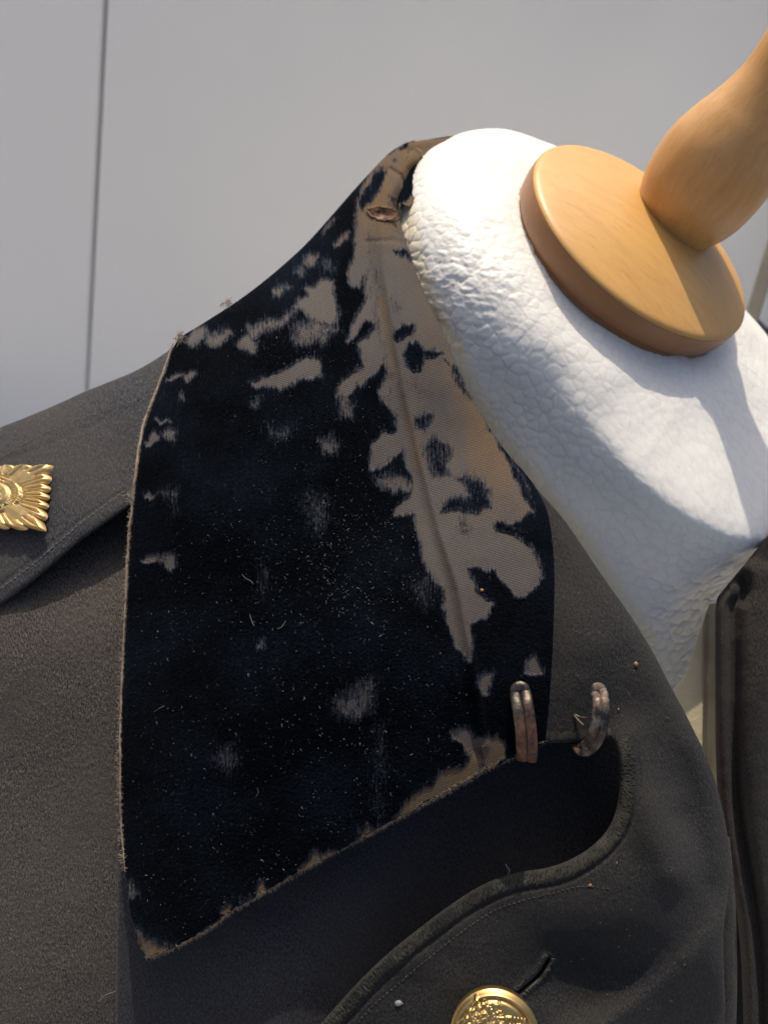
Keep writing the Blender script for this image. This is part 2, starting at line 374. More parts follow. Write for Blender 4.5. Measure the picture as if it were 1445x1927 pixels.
class Tubes:
    """many thin threads gathered into one mesh"""
    def __init__(s): s.V = []; s.Fc = []; s.n = 0
    def add(s, P, r, k=4, taper=True):
        P = np.asarray(P, float); n = len(P)
        r = np.broadcast_to(np.asarray(r, float), (n,)).copy()
        if taper: r[0] *= 0.4; r[-1] *= 0.4
        T = np.gradient(P, axis=0); T /= np.linalg.norm(T, axis=1)[:, None]+1e-12
        ref = np.array([0.31, 0.2, 0.93]); A = np.cross(T, ref); A /= np.linalg.norm(A, axis=1)[:, None]+1e-12; B = np.cross(T, A)
        a = np.arange(k)*2*math.pi/k
        V = P[:, None]+r[:, None, None]*(np.cos(a)[None, :, None]*A[:, None]+np.sin(a)[None, :, None]*B[:, None])
        s.V.append(V.reshape(-1, 3))
        i = np.arange(n-1)[:, None]*k; j = np.arange(k)[None]; j2 = (j+1) % k
        s.Fc.append(np.stack([i+j, i+j2, i+k+j2, i+k+j], -1).reshape(-1, 4)+s.n)
        s.Fc.append(np.array([[0, 1, 2, 3]])+s.n) if k == 4 else None
        s.n += n*k
    def build(s, name, m, parent, **kw):
        return mk(name, np.vstack(s.V), np.vstack(s.Fc), m, parent, **kw)
def tube_obj(name, P, r, m, parent, k=12, flat=None, **kw):
    """one smooth tube with rounded ends"""
    P = np.asarray(P, float); n = len(P); r = np.broadcast_to(np.asarray(r, float), (n,)).copy()
    T = np.gradient(P, axis=0); T /= np.linalg.norm(T, axis=1)[:, None]
    view = c2w(np.zeros(3))-P; view /= np.linalg.norm(view, axis=1)[:, None]
    A = np.cross(T, view); A /= np.linalg.norm(A, axis=1)[:, None]+1e-9; B = np.cross(T, A)
    fl = 1.0 if flat is None else flat
    a = np.arange(k)*2*math.pi/k
    V = P[:, None]+r[:, None, None]*(np.cos(a)[None, :, None]*A[:, None]+fl*np.sin(a)[None, :, None]*B[:, None])
    V = np.vstack([V.reshape(-1, 3), P[:1]-T[:1]*r[0]*0.5, P[-1:]+T[-1:]*r[-1]*0.5])
    fc = [(i*k+j, i*k+(j+1) % k, (i+1)*k+(j+1) % k, (i+1)*k+j) for i in range(n-1) for j in range(k)]
    fc += [(n*k, (j+1) % k, j) for j in range(k)]+[(n*k+1, (n-1)*k+j, (n-1)*k+(j+1) % k) for j in range(k)]
    return mk(name, V, fc, m, parent, **kw)

# ------------------------------------------------------------------ background
def box_w(c, ax, ay, az, hx, hy, hz, bev=0.0):
    """box from centre, three axes and half sizes, chamfered on its long edges"""
    o = []
    b = bev
    prof = [(-hx+b, -hy), (hx-b, -hy), (hx, -hy+b), (hx, hy-b), (hx-b, hy), (-hx+b, hy), (-hx, hy-b), (-hx, -hy+b)] if b else [(-hx, -hy), (hx, -hy), (hx, hy), (-hx, hy)]
    k = len(prof)
    for z in (-hz, hz):
        for (x, y) in prof: o.append(c+ax*x+ay*y+az*z)
    fc = [tuple(range(k))[::-1], tuple(range(k, 2*k))]+[(i, (i+1) % k, k+(i+1) % k, k+i) for i in range(k)]
    return np.array(o), fc
Zw = np.array([0, 0, 1.])
fh = (ROT @ np.array([0, 0, -1.])); fh[2] = 0; fh /= np.linalg.norm(fh)
a_ = math.radians(-6); wn_ = np.array([fh[0]*math.cos(a_)-fh[1]*math.sin(a_), fh[0]*math.sin(a_)+fh[1]*math.cos(a_), 0])   # into the wall
wr_ = np.cross(wn_, Zw)                                                # to the right along the wall
g0 = W(181, 360, 0.95)
cup = thing('cupboard', 'tall pale grey cupboard with two flush doors behind the coat', 'cupboard', g0*np.array([1, 1, 0]))
gw = 0.0042; th = 0.009; ztop = 1.47
def door(x0, x1):
    w2 = (x1-x0)/2
    c = np.array([g0[0], g0[1], 0])+wr_*(x0+x1)/2+wn_*th+Zw*(ztop/2+0.03)
    V, fc = box_w(c, wr_, wn_, Zw, w2, th, ztop/2-0.03, 0.0016)
    return mk('door', V, fc, M_DOOR, cup, smooth=False)
door(-0.95, -gw/2-0.0012); door(gw/2+0.0008, 1.45)
V, fc = box_w(np.array([g0[0], g0[1], 0])+wr_*0.25+wn_*(0.26)+Zw*(ztop/2), wr_, wn_, Zw, 1.19, 0.24, ztop/2, 0.004)
mk('carcass', V, fc, M_GAP, cup, smooth=False)
# floor out of frame: it carries the cupboard and the stand
fs = 6.0
mk('floor', [(-fs, -fs, 0), (fs, -fs, 0), (fs, fs, 0), (-fs, fs, 0)], [(0, 1, 2, 3)], M_FLOOR, None, smooth=False, kind='structure')
# a leaning post and a plum cloth at the right edge
pa = W(1400, 640, 0.66); pb = W(1476, 395, 0.62); d_ = (pb-pa)/np.linalg.norm(pb-pa)
vv = (CAM-pa)/np.linalg.norm(CAM-pa); sx_ = np.cross(d_, vv); sx_ /= np.linalg.norm(sx_); sy_ = np.cross(d_, sx_)
V, fc = box_w((pa+pb)/2, sx_, sy_, d_, 0.0058, 0.0058, np.linalg.norm(pb-pa)/2*2.6, 0.0015)
po = mk('wooden_post', V, fc, M_POST, None, smooth=False, loc=pa)
po['label'] = 'thin blurred beige post leaning at the right edge behind the mannequin'; po['category'] = 'post'
Xc, Yc, Sc, Tc = loft([(1462, 440), (1425, 560), (1400, 700), (1398, 860)], [(1640, 440), (1640, 560), (1640, 700), (1640, 860)], 40, 60, True)
cl = cloth('hanging_cloth', Xc, Yc, 0.70+0.006*np.sin(Xc/14.0)+0.0*Yc, M_PLUM, None, 0.003, loc=W(1520, 860, 0.70))
cl['label'] = 'dark plum cloth hanging behind the beige post at right edge'; cl['category'] = 'cloth'

# ------------------------------------------------------------------ mannequin
NB = np.array([0.42520082, 0.48702012, 0.76289951]); E1 = np.array([-0.75329815, 0.65767918, 0.]); E2 = np.cross(NB, E1)
E2 = E2 if E2[2] > 0 else -E2
CB = np.array([0.11520548, 0.1220078, -0.33]); RC = 0.0581
n_w = NB @ ROT.T; e1_w = E1 @ ROT.T; e2_w = E2 @ ROT.T; c_w = c2w(CB)
def B(a, b_, h):
    a, b_, h = np.broadcast_arrays(np.asarray(a, float), np.asarray(b_, float), np.asarray(h, float))
    return c_w+a[..., None]*e1_w+b_[..., None]*e2_w+h[..., None]*n_w
man = thing('mannequin', 'white polystyrene tailor\'s bust with wooden neck cap and turned finial', 'mannequin', B(0, 0, -0.45))
def lathe(name, prof, cen, ax, u, v, m, parent, n=128, loc=None, attrs=None):
    pr = catmull(prof, max(len(prof)*8, 40)); a = np.linspace(0, 2*math.pi, n, endpoint=False)
    V = cen+pr[:, 0][:, None, None]*(np.cos(a)[None, :, None]*u+np.sin(a)[None, :, None]*v)+pr[:, 1][:, None, None]*ax
    k = len(pr); i = np.arange(k-1)[:, None]*n; j = np.arange(n)[None]; j2 = (j+1) % n
    f = np.stack([i+j, i+j2, i+n+j2, i+n+j], -1).reshape(-1, 4)
    return mk(name, V.reshape(-1, 3), f, m, parent, loc=loc)
def oriented(o, ax, u, v, cen):
    """give a part its own axes so its grain follows the wood"""
    Mx = Matrix([[u[i], v[i], ax[i], cen[i]] for i in range(3)]+[[0, 0, 0, 1]])
    cur = Matrix.Translation(Vector(origin(o.parent))); o.data.transform(Mx.inverted() @ cur)
    po_ = o.parent; o.matrix_local = Matrix.Translation(-Vector(origin(po_))) @ Mx
# neck: rounded top edge, waist, then flare to the chest
NP = [(0.0, -0.0125), (0.030, -0.0126), (0.055, -0.0132), (0.070, -0.0155), (0.080, -0.0195), (0.0865, -0.0260), (0.0900, -0.034), (0.0925, -0.048), (0.098, -0.066), (0.110, -0.084), (0.130, -0.102), (0.154, -0.122), (0.168, -0.160), (0.170, -0.22), (0.165, -0.30), (0.150, -0.40), (0.140, -0.45)]
nr = 620; na = 1100
pr = catmull(NP, nr); 
# concentrate rings on the part in view
L_ = np.r_[0, np.cumsum(np.linalg.norm(np.diff(catmull(NP, 3000), axis=0), axis=1))]; full = catmull(NP, 3000)
Lm = L_[-1]; tt = np.r_[np.linspace(0, 0.05, 30, endpoint=False), np.linspace(0.05, 0.27, 470, endpoint=False), np.linspace(0.27, Lm, 80)]
pr = np.stack([np.interp(tt, L_, full[:, 0]), np.interp(tt, L_, full[:, 1])], -1); nr = len(pr)
ang = np.r_[np.linspace(-0.35*math.pi, 1.25*math.pi, 900, endpoint=False), np.linspace(1.25*math.pi, 1.65*math.pi, 60, endpoint=False)]; na = len(ang)
ca = np.cos(ang); sa = np.sin(ang)
kx = np.where(ca > 0, np.where(sa > 0, 1.09+0.06*sst(sa, .5, 0), 1.15+.04*sst(-sa, 0, .4)), 1.16); ky = np.where(sa > 0, 0.99, np.where(ca > 0, 1.02, 0.92))
base_r = np.minimum(pr[:, 0], 0.0925)[:, None]; extra = (pr[:, 0][:, None]-base_r)*np.where(ca > 0, 0.12+0.88*sst(sa, 0.45, 0.85), 1.0)   # the shoulder rises late on the far side
extra = extra+0.036*sst(-ca, 0.05, 0.80)*sst(-pr[:, 1][:, None], 0.0145, 0.0300)*np.where(sa > -0.3, 1, .75)
Rq = base_r+extra
pw = np.where((ca > 0) & (sa > 0), 2.2, 2.0); sup = (np.abs(ca)**pw+np.abs(sa)**pw)**(-1/pw)
A_ = Rq*ca*kx*sup; Bq = Rq*sa*ky*sup; H_ = pr[:, 1][:, None]-0.0009+0*A_
lump = 0.0010*fbm(A_*45+7, (Bq+H_)*45+3, 5, 3)
P0 = np.stack([A_, Bq, H_], -1)
tg = np.gradient(pr, axis=0); nrm = np.stack([-tg[:, 1], tg[:, 0]], -1); nrm /= np.linalg.norm(nrm, axis=1)[:, None]+1e-9
ND = np.stack([nrm[:, 0][:, None]*ca, nrm[:, 0][:, None]*sa, nrm[:, 1][:, None]+0*ca], -1)
flatP = P0.reshape(-1, 3); need = (tt[:, None] < 0.275) & (ang[None] < 1.2*math.pi); need = need.ravel()
dis = np.zeros(len(flatP)); cre = np.zeros(len(flatP)); idx = np.nonzero(need)[0]
# beads by nearest-seed search on a jittered 3-D lattice
cell = 0.0049
G = flatP[idx]/cell + 0.18*np.stack([fbm(flatP[idx][:, 0]*160, flatP[idx][:, 2]*160, 21, 2), fbm(flatP[idx][:, 1]*160, flatP[idx][:, 0]*160, 23, 2), fbm(flatP[idx][:, 2]*160, flatP[idx][:, 1]*160, 27, 2)], -1)
gi = np.floor(G).astype(np.int64); f1 = np.full(len(G), 9.); f2 = np.full(len(G), 9.); ids = np.zeros(len(G))
def hsh(a, k):
    h = (a[:, 0]*73856093) ^ (a[:, 1]*19349663) ^ (a[:, 2]*83492791) ^ (k*2654435761)
    h = (h ^ (h >> 13))*1274126177 & 0x7fffffff; h = (h ^ (h >> 15))*668265263 & 0x7fffffff
    return (h % 100003)/100003.
for dx in (-1, 0, 1):
    for dy in (-1, 0, 1):
        for dz in (-1, 0, 1):
            q = gi+np.array([dx, dy, dz]); sd_ = q+0.5+0.42*(np.stack([hsh(q, 1), hsh(q, 2), hsh(q, 3)], -1)*2-1)
            r = np.linalg.norm(G-sd_, axis=1); hid = hsh(q, 4)
            c1 = r < f1; f2 = np.where(c1, f1, np.minimum(f2, r)); ids = np.where(c1, hid, ids); f1 = np.where(c1, r, f1)
e_ = np.clip((f2-f1)/0.32, 0, 1)
low_ = sst(-G[:, 2]*cell, .022, .045); dis[idx] = (0.50+1.3*low_)*(0.00020*sst(e_, 0, .6) + 0.00022*(1-np.minimum(f1, 1)**2) + 0.00022*(ids-0.5)*sst(e_, 0, .5))
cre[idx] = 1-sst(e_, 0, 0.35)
# rubbed, picked patch on the front left of the neck
rub = np.exp(-(((A_-0.045)/0.030)**2+((Bq-0.080)/0.03)**2+((H_+0.030)/0.022)**2)).ravel()
dis += rub*0.0006*(fbm(flatP[:, 0]*420+flatP[:, 2]*200, flatP[:, 1]*420-flatP[:, 2]*330, 41, 3))
dent = np.exp(-(((A_+0.050)/0.004)**2+((H_+0.052)/0.010)**2)).ravel()*(Bq.ravel() > 0)
dis -= dent*0.0016
flatP = flatP + ND.reshape(-1, 3)*(dis+lump.ravel())[:, None]
Vw = B(flatP[:, 0], flatP[:, 1], flatP[:, 2])
i = np.arange(nr-1)[:, None]*na; j = np.arange(na)[None]; j2 = (j+1) % na
ff = np.stack([i+j, i+na+j, i+na+j2, i+j2], -1).reshape(-1, 4)
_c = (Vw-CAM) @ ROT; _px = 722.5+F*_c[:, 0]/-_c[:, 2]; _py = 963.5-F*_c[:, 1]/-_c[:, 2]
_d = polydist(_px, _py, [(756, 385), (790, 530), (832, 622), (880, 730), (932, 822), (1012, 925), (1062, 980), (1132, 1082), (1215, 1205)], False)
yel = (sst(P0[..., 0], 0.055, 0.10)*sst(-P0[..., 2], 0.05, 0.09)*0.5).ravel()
yel = np.maximum(yel, np.where(_px > 700, sst(_d, 34, 8)*0.6*(P0[..., 1].ravel() > -0.02), 0))   # tan light bounced off the collar, painted as yellow along its edge
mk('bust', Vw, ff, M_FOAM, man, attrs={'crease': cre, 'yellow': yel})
# neck cap: flat turned disc with soft arris and low dome
cap = lathe('neck_cap', [(0.0, 0.0105), (0.010, 0.0104), (0.022, 0.0094), (0.036, 0.0068), (0.048, 0.0036), (0.0545, 0.0016), (0.0568, 0.0007), (0.0578, -0.0001), (0.0582, -0.0012), (0.0584, -0.0060), (0.0578, -0.0100), (0.0560, -0.0130), (0.0530, -0.0138), (0.0, -0.0138)],
            c_w, n_w, e1_w, e2_w, M_WOODCAP, man)
oriented(cap, n_w, e1_w, e2_w, c_w)
# finial: pear-shaped turned knob
fb = B(-0.0060, -0.0135, 0.0083); fax = np.array([0.435, 0.675, 0.595]); fax /= np.linalg.norm(fax); fa_w = fax @ ROT.T
fu = np.cross(fa_w, n_w); fu /= np.linalg.norm(fu); fv = np.cross(fa_w, fu)
FP = [(0.0, -0.004), (0.0160, -0.004), (0.0188, -0.001), (0.0222, 0.005), (0.0246, 0.013), (0.0254, 0.022), (0.0248, 0.031), (0.0217, 0.041), (0.0184, 0.049), (0.0160, 0.057), (0.0152, 0.063), (0.0155, 0.073), (0.0165, 0.086), (0.0180, 0.098), (0.0168, 0.108), (0.0120, 0.115), (0.0, 0.118)]
fin = lathe('finial', FP, fb, fa_w, fu, fv, M_WOODFIN, man)
oriented(fin, fa_w, fu, fv, fb)

# ------------------------------------------------------------------ coat
coat = thing('coat', 'old dark wool military greatcoat with worn black velvet collar on the bust', 'coat', W(700, 1900, 0.29))
# --- chest cloth under the collar
dB = TPS([(-400, 1040, .335), (-400, 1500, .300), (-400, 2200, .285), (600, 2200, .250), (-120, 820, .325), (-120, 1150, .289), (100, 1060, .2845), (-120, 1950, .264), (230, 1700, .254), (230, 1150, .271), (230, 900, .300), (600, 1950, .251), (1000, 1500, .283), (1180, 1500, .292), (700, 1600, .259), (300, 1950, .251), (60, 1500, .268), (500, 1000, .285), (1000, 1100, .30), (1250, 1900, .275), (420, 1850, .2505), (1000, 1950, .262)])
X, Y, S_, T_ = loft([(-400, 1020), (-400, 2200)], [(900, 840), (955, 1040), (985, 1250), (1180, 1400), (1290, 1500), (1290, 2200)], 460, 600)
D = dB(X, Y)+0.0009*fbm(X/170, Y/170, 3, 3)
q = polydist(X, Y, [(520, 2000), (560, 1800), (660, 1650)], False); D -= 0.0016*np.exp(-(q/60)**2)
q = polydist(X, Y, [(740, 1900), (800, 1700), (840, 1560)], False); D += 0.0022*np.exp(-(q/55)**2)
cloth('coat_front', X, Y, D, M_BODY, coat, 0.002, label='faded brownish black coat front beside the collar')
# darker cloth sheet over the coat front, under the collar and lapel
X, Y, S_, T_ = loft([(226, 1300), (224, 1500), (222, 1600), (219, 1800), (217, 2060)], [(985, 1240), (1180, 1400), (1285, 1500), (1285, 1800), (1285, 2060)], 300, 320)
D = dB(X, Y)+0.0009*fbm(X/170, Y/170, 3, 3)
q = polydist(X, Y, [(520, 2000), (560, 1800), (660, 1650)], False); D -= 0.0016*np.exp(-(q/60)**2)
q = polydist(X, Y, [(740, 1900), (800, 1700), (840, 1560)], False); D += 0.0022*np.exp(-(q/55)**2)
cloth('dark_front_sheet', X, Y, D-0.0026+0.0012*rollpx(X-X[:, :1], 8), M_UNDER, coat, 0.0018, label='darker cloth sheet under the collar')
# --- shoulder strap
dE = TPS([(-400, 1000, .345), (-400, 1410, .300), (-100, 850, .326), (-100, 1210, .280), (0, 1140, .277), (250, 950, .2735), (345, 645, .322), (150, 740, .322), (100, 900, .292), (300, 800, .293), (330, 930, .28), (200, 850, .294)])
Et = [(-400, 1010), (-250, 925), (-110, 850), (0, 805), (55, 783), (105, 762), (160, 737), (220, 713), (255, 698), (300, 672), (350, 636)]
Eb = [(-400, 1410), (-250, 1305), (-110, 1205), (0, 1139), (55, 1100), (100, 1063), (150, 1020), (200, 984), (250, 951), (300, 935), (350, 925)]
X, Y, S_, T_ = loft(Et, Eb, 330, 280, True)
dt = S_*np.hypot(X[:, -1:]-X[:, :1], Y[:, -1:]-Y[:, :1]); db_ = (1-S_)*np.hypot(X[:, -1:]-X[:, :1], Y[:, -1:]-Y[:, :1])
EbC = catmull(Eb, 200, False); EtC = catmull(Et, 200, False)
db_ = polydist(X, Y, EbC[::3], False); dt = polydist(X, Y, EtC[::3], False)
D = dE(X, Y)+0.010*rollpx(dt, 60)+0.0028*rollpx(db_, 26)+0.00045*np.exp(-((db_-31)/5)**2)+0.00035*np.exp(-((dt-62)/6)**2)+0.0004*fbm(X/60, Y/60, 8, 3)
D += 0.0006*fbm((X+Y*0.5)/130, Y/40, 12, 2)
cloth('shoulder_strap', X, Y, D, M_STRAP, coat, 0.0032, label='blue-black shoulder strap with the gilt star')
Dstrap = lambda x, y: dE(x, y)
# hidden shoulder cloth below the strap
X, Y, S_, T_ = loft([(-400, 1020), (-120, 860), (60, 800), (200, 745), (330, 690)], [(-400, 1180), (-120, 1020), (60, 960), (200, 880), (330, 800)], 60, 40, True)
cloth('shoulder_cloth', X, Y, dE(X, Y)+0.010, M_STRAP, coat, 0.002)

# --- collar
CL = [(779, 264), (757, 272), (728, 292), (680, 342), (622, 408), (575, 460), (520, 510), (470, 550), (430, 578), (380, 610), (333, 643), (312, 700), (290, 755), (272, 810), (258, 900), (248, 1000), (241, 1100), (234, 1250), (229, 1400), (231, 1550), (243, 1690), (257, 1765), (277, 1804)]
CR = [(781, 266), (794, 278), (799, 294), (793, 308), (780, 318), (772, 332), (765, 352), (756, 370), (749, 392), (757, 430), (775, 485), (790, 530), (812, 580), (832, 622), (856, 680), (880, 730), (905, 778), (932, 822), (962, 862), (990, 893), (1012, 925), (1030, 965), (1039, 1020), (1043, 1080), (1042, 1150), (1039, 1230), (1034, 1310), (1026, 1398)]
dC = TPS([(250, 1790, .2385), (480, 1690, .2365), (700, 1575, .2365), (1015, 1400, .243), (236, 1500, .2500), (233, 1250, .2585), (600, 1300, .2375), (850, 1250, .2375), (1030, 1150, .251), (250, 1000, .268), (600, 950, .2500), (900, 950, .262), (262, 880, .272), (300, 740, .285), (333, 643, .300), (480, 640, .279), (650, 650, .276), (800, 640, .281), (900, 800, .280), (700, 430, .309), (770, 470, .300), (745, 330, .328), (779, 266, .345), (600, 480, .312), (430, 578, .300), (400, 1000, .252), (400, 1400, .241)])
def collarD(X, Y):
    L = catmull(CL, 160); R = catmull(CR, 200)
    up_ = L[:80]; up_ = up_[up_[:, 1] < 650]; lo = L[L[:, 1] >= 640]
    Rt = R[R[:, 1] < 940]
    d = dC(X, Y)
    du = polydist(X, Y, up_[::2], False); d = d+0.020*rollpx(du, 95)*sst(Y, 700, 560)
    dl = polydist(X, Y, lo[::3], False); d = d+0.0009*rollpx(dl, 9)
    dr = polydist(X, Y, Rt[::2], False); d = d+0.016*rollpx(dr, 62)*sst(Y, 1000, 860)*sst(Y, 262, 330)+0.004*rollpx(dr, 20)
    # edge of the interlining showing as a ridge under the worn cloth
    rg = side(X, Y, [(762, 300), (728, 360), (712, 420), (718, 520), (736, 620), (757, 740), (790, 880), (822, 1000), (858, 1110), (882, 1240), (905, 1400)])
    d = d-0.0013*np.exp(-((rg+6)/9)**2)+0.0012*np.exp(-((rg-16)/11)**2)-0.0006*sst(-rg, -6, 8)*sst(-rg, 90, 10)
    # seams parallel to the turned edge near the end of the collar
    e = side(X, Y, [(948, 850), (985, 910), (1006, 968)]); d = d+0.0008*np.exp(-(e/4)**2)
    # creases at the top of the fold and small tension folds
    c1 = polydist(X, Y, [(700, 545), (720, 655), (735, 700)], False); d = d-0.0004*np.exp(-(c1/8)**2)
    c2 = polydist(X, Y, [(735, 318), (752, 330), (760, 345)], False); d = d+0.0022*np.exp(-(c2/5)**2)
    c3 = polydist(X, Y, [(690, 455), (740, 452), (775, 462)], False); d = d+0.0007*np.exp(-(c3/5)**2)
    c4 = polydist(X, Y, [(776, 274), (792, 286), (797, 305)], False); d = d-0.0020*np.exp(-(c4/4)**2)
    d = d+0.0007*fbm(X/120, Y/120, 31, 3)+0.00018*fbm(X/22, Y/30, 33, 2)*sst(Y, 1250, 900)
    vf = polydist(X, Y, [(700, 1180), (712, 1400), (705, 1560)], False); d = d-0.0007*np.exp(-(vf/22)**2)
    h = ((X-722)/27)**2+((Y-(402+(X-722)*0.12))/10.5)**2
    d = d+0.0035*sst(h, 1.15, 0.35)-0.0011*np.exp(-((h-1.25)/0.35)**2)
    return d
z1 = lambda pts: [(200+x/2.064, 200+y/2.064) for x, y in pts]
z2 = lambda pts: [(200+x/2.064, 850+y/2.064) for x, y in pts]
z3 = lambda pts: [(600+x/2.064, 850+y/2.064) for x, y in pts]
z5 = lambda pts: [(600+x/3.211, 500+y/3.211) for x, y in pts]
z7 = lambda pts: [(150+x/2.064, 1400+y/2.064) for x, y in pts]
MAIN = [(840, 255), (757, 273), (721, 302), (712, 311), (689, 340), (684, 365), (676, 384), (674, 428), (665, 491), (656, 529)] + \
       z1([(985, 690), (1012, 655), (1020, 720), (985, 800), (940, 900), (965, 880), (1000, 835), (1055, 825), (1055, 865), (1025, 900), (985, 920), (1000, 960), (1008, 1015), (985, 1035), (925, 1060), (900, 1090), (905, 1120), (960, 1100), (1010, 1040), (1075, 998), (1090, 1040), (1060, 1110), (1100, 1160), (1130, 1210), (1133, 1265), (1080, 1280), (1040, 1315), (1030, 1400), (1090, 1370), (1155, 1320), (1165, 1360)]) + \
       [(765, 872), (772, 885), (778, 908), (768, 938), (746, 958), (744, 968), (782, 968), (784, 990), (789, 1015), (808, 1068), (833, 1112), (842, 1165), (871, 1223), (881, 1242), (887, 1209), (883, 1172), (910, 1160), (926, 1136), (903, 1116), (886, 1092), (881, 1068), (900, 1066), (934, 1073), (949, 1097), (983, 1121), (1014, 1094), (1017, 1068), (997, 1039), (974, 1012), (958, 1002), (932, 997), (922, 985), (934, 973), (968, 981), (985, 996), (992, 978), (1001, 961), (990, 925), (975, 895), (958, 862), (930, 824), (900, 775), (1020, 700), (900, 500), (860, 300)]
BARE = [ # polygon, strength, softness px
    (MAIN, 1.0, 7),
    (z1([(780, 705), (830, 690), (872, 680), (880, 740), (898, 800), (880, 830), (830, 840), (800, 828), (770, 790), (735, 785), (760, 750), (790, 735)]), 1.0, 8),
    (z1([(740, 850), (790, 835), (880, 845), (900, 870), (830, 905), (770, 930), (735, 915)]), .62, 12),
    (z1([(550, 870), (610, 850), (690, 815), (735, 800), (700, 835), (640, 865), (600, 885), (560, 900)]), .72, 9),
    (z1([(520, 905), (560, 895), (582, 915), (575, 945), (540, 945), (518, 925)]), .9, 8),
    (z1([(395, 880), (440, 880), (485, 885), (470, 905), (430, 922), (400, 915)]), .78, 8),
    (z1([(310, 905), (345, 875), (385, 858), (392, 870), (375, 905), (350, 928), (330, 920)]), .85, 7),
    (z1([(565, 1068), (610, 1062), (660, 1045), (720, 1008), (770, 990), (825, 988), (830, 1035), (790, 1052), (745, 1050), (720, 1085), (685, 1102), (640, 1092), (600, 1085)]), 1.0, 7),
    (z1([(905, 1085), (940, 1055), (1005, 1032), (1002, 1050), (975, 1085), (940, 1110), (912, 1120)]), .95, 8),
    (z1([(912, 1110), (945, 1110), (950, 1160), (945, 1200), (920, 1190)]), .62, 10),
    (z1([(775, 590), (795, 573), (812, 585), (800, 612), (780, 612)]), .8, 8),
    (z1([(655, 715), (680, 700), (703, 700), (690, 722), (665, 728)]), .75, 7),
    (z1([(740, 640), (752, 622), (762, 628), (752, 648)]), .65, 7),
    (z1([(835, 605), (865, 600), (872, 640), (845, 640)]), .5, 12),
    (z1([(885, 540), (910, 515), (940, 490), (938, 505), (905, 540)]), .8, 5),
    (z1([(850, 485), (868, 455), (885, 440), (875, 470)]), .7, 6),
    (z1([(300, 1035), (338, 1028), (340, 1045), (320, 1058)]), .85, 6),
    (z1([(240, 1060), (290, 1040), (290, 1050), (255, 1064)]), .75, 4),
    (z1([(285, 1125), (303, 1118), (306, 1138), (290, 1142)]), .7, 6),
    (z1([(560, 1135), (590, 1130), (588, 1160), (565, 1160)]), .5, 8),
    (z1([(825, 1295), (870, 1280), (892, 1305), (880, 1335), (840, 1325)]), .62, 12),
    (z1([(640, 1258), (700, 1250), (698, 1285), (650, 1285)]), .45, 14),
    (z1([(183, 1215), (240, 1210), (242, 1222), (190, 1228)]), .75, 4),
    (z1([(218, 1270), (250, 1248), (268, 1255), (262, 1280), (225, 1282)]), .85, 6),
    (z1([(155, 1300), (180, 1275), (205, 1275), (195, 1295), (165, 1312)]), .95, 5),
    (z2([(150, 170), (175, 152), (190, 160), (180, 178), (155, 182)]), .9, 6),
    (z2([(195, 150), (272, 145), (270, 175), (200, 168)]), .42, 9),
    (z2([(245, 150), (272, 150), (268, 240), (250, 230)]), .38, 9),
    (z2([(140, 415), (165, 400), (195, 402), (190, 420), (150, 424)]), .9, 5),
    (z2([(200, 405), (235, 402), (235, 425), (205, 420)]), .55, 6),
    (z2([(225, 405), (250, 395), (264, 410), (262, 445), (240, 448), (226, 430)]), .9, 7),
    (z2([(775, 180), (845, 170), (850, 240), (820, 310), (795, 260)]), .42, 18),
    (z2([(575, 725), (600, 730), (598, 760), (575, 755)]), .55, 7),
    (z2([(885, 955), (935, 935), (1005, 880), (1035, 880), (1030, 1010), (985, 1035), (940, 1030), (895, 1010)]), .5, 12),
    (z2([(900, 965), (960, 950), (1000, 960), (985, 1000), (930, 1010)]), .62, 10),
    (z2([(430, 1160), (490, 1140), (500, 1210), (450, 1235), (420, 1200)]), .42, 14),
    (z2([(1045, 95), (1100, 85), (1180, 110), (1195, 140), (1130, 150), (1060, 130)]), .66, 10),
    (z2([(1190, 520), (1260, 470), (1250, 600), (1210, 570)]), .38, 16),
    (z2([(590, 450), (620, 440), (620, 550), (595, 540)]), .32, 12),
    (z2([(1050, 1040), (1085, 1060), (1080, 1400), (1050, 1440), (1035, 1200)]), .30, 14),
    (z3([(628, 885), (655, 862), (672, 858), (668, 900), (655, 945), (635, 940), (622, 915)]), .95, 7),
    (z3([(822, 800), (838, 795), (862, 865), (835, 870), (808, 862)]), .92, 6),
    (z3([(520, 1090), (550, 1075), (575, 1085), (598, 1130), (640, 1110), (690, 1105), (722, 1150), (715, 1190), (660, 1215), (620, 1240), (575, 1265), (520, 1290), (460, 1330), (400, 1365), (340, 1420), (300, 1445), (285, 1435), (320, 1395), (375, 1335), (440, 1290), (470, 1245), (500, 1238), (560, 1225), (592, 1180), (560, 1135), (530, 1115)]), 1.0, 7),
    (z7([(1100, 330), (1112, 305), (1128, 345), (1165, 325), (1172, 345), (1110, 372), (1085, 388)]), .9, 6),
    (z7([(860, 490), (895, 450), (915, 415), (930, 445), (965, 415), (1000, 430), (1010, 442), (940, 475), (870, 515)]), .95, 6),
    (z7([(690, 555), (705, 540), (720, 570), (760, 560), (800, 530), (805, 548), (745, 590), (695, 606)]), .95, 6),
    (z7([(555, 660), (575, 628), (588, 650), (600, 660), (575, 682)]), .85, 6),
    (z7([(640, 600), (670, 590), (690, 620), (640, 650), (600, 670)]), .45, 10),
    (z7([(215, 700), (235, 715), (262, 760), (330, 785), (360, 790), (330, 815), (285, 845), (255, 835), (225, 790), (235, 770)]), .62, 8),
    (z7([(185, 530), (212, 525), (215, 585), (195, 590)]), .6, 9),
    ([(520, 548), (540, 536), (548, 542), (528, 556)], .6, 6), ([(300, 1040), (318, 1042), (322, 1062), (308, 1066)], .5, 6),
]
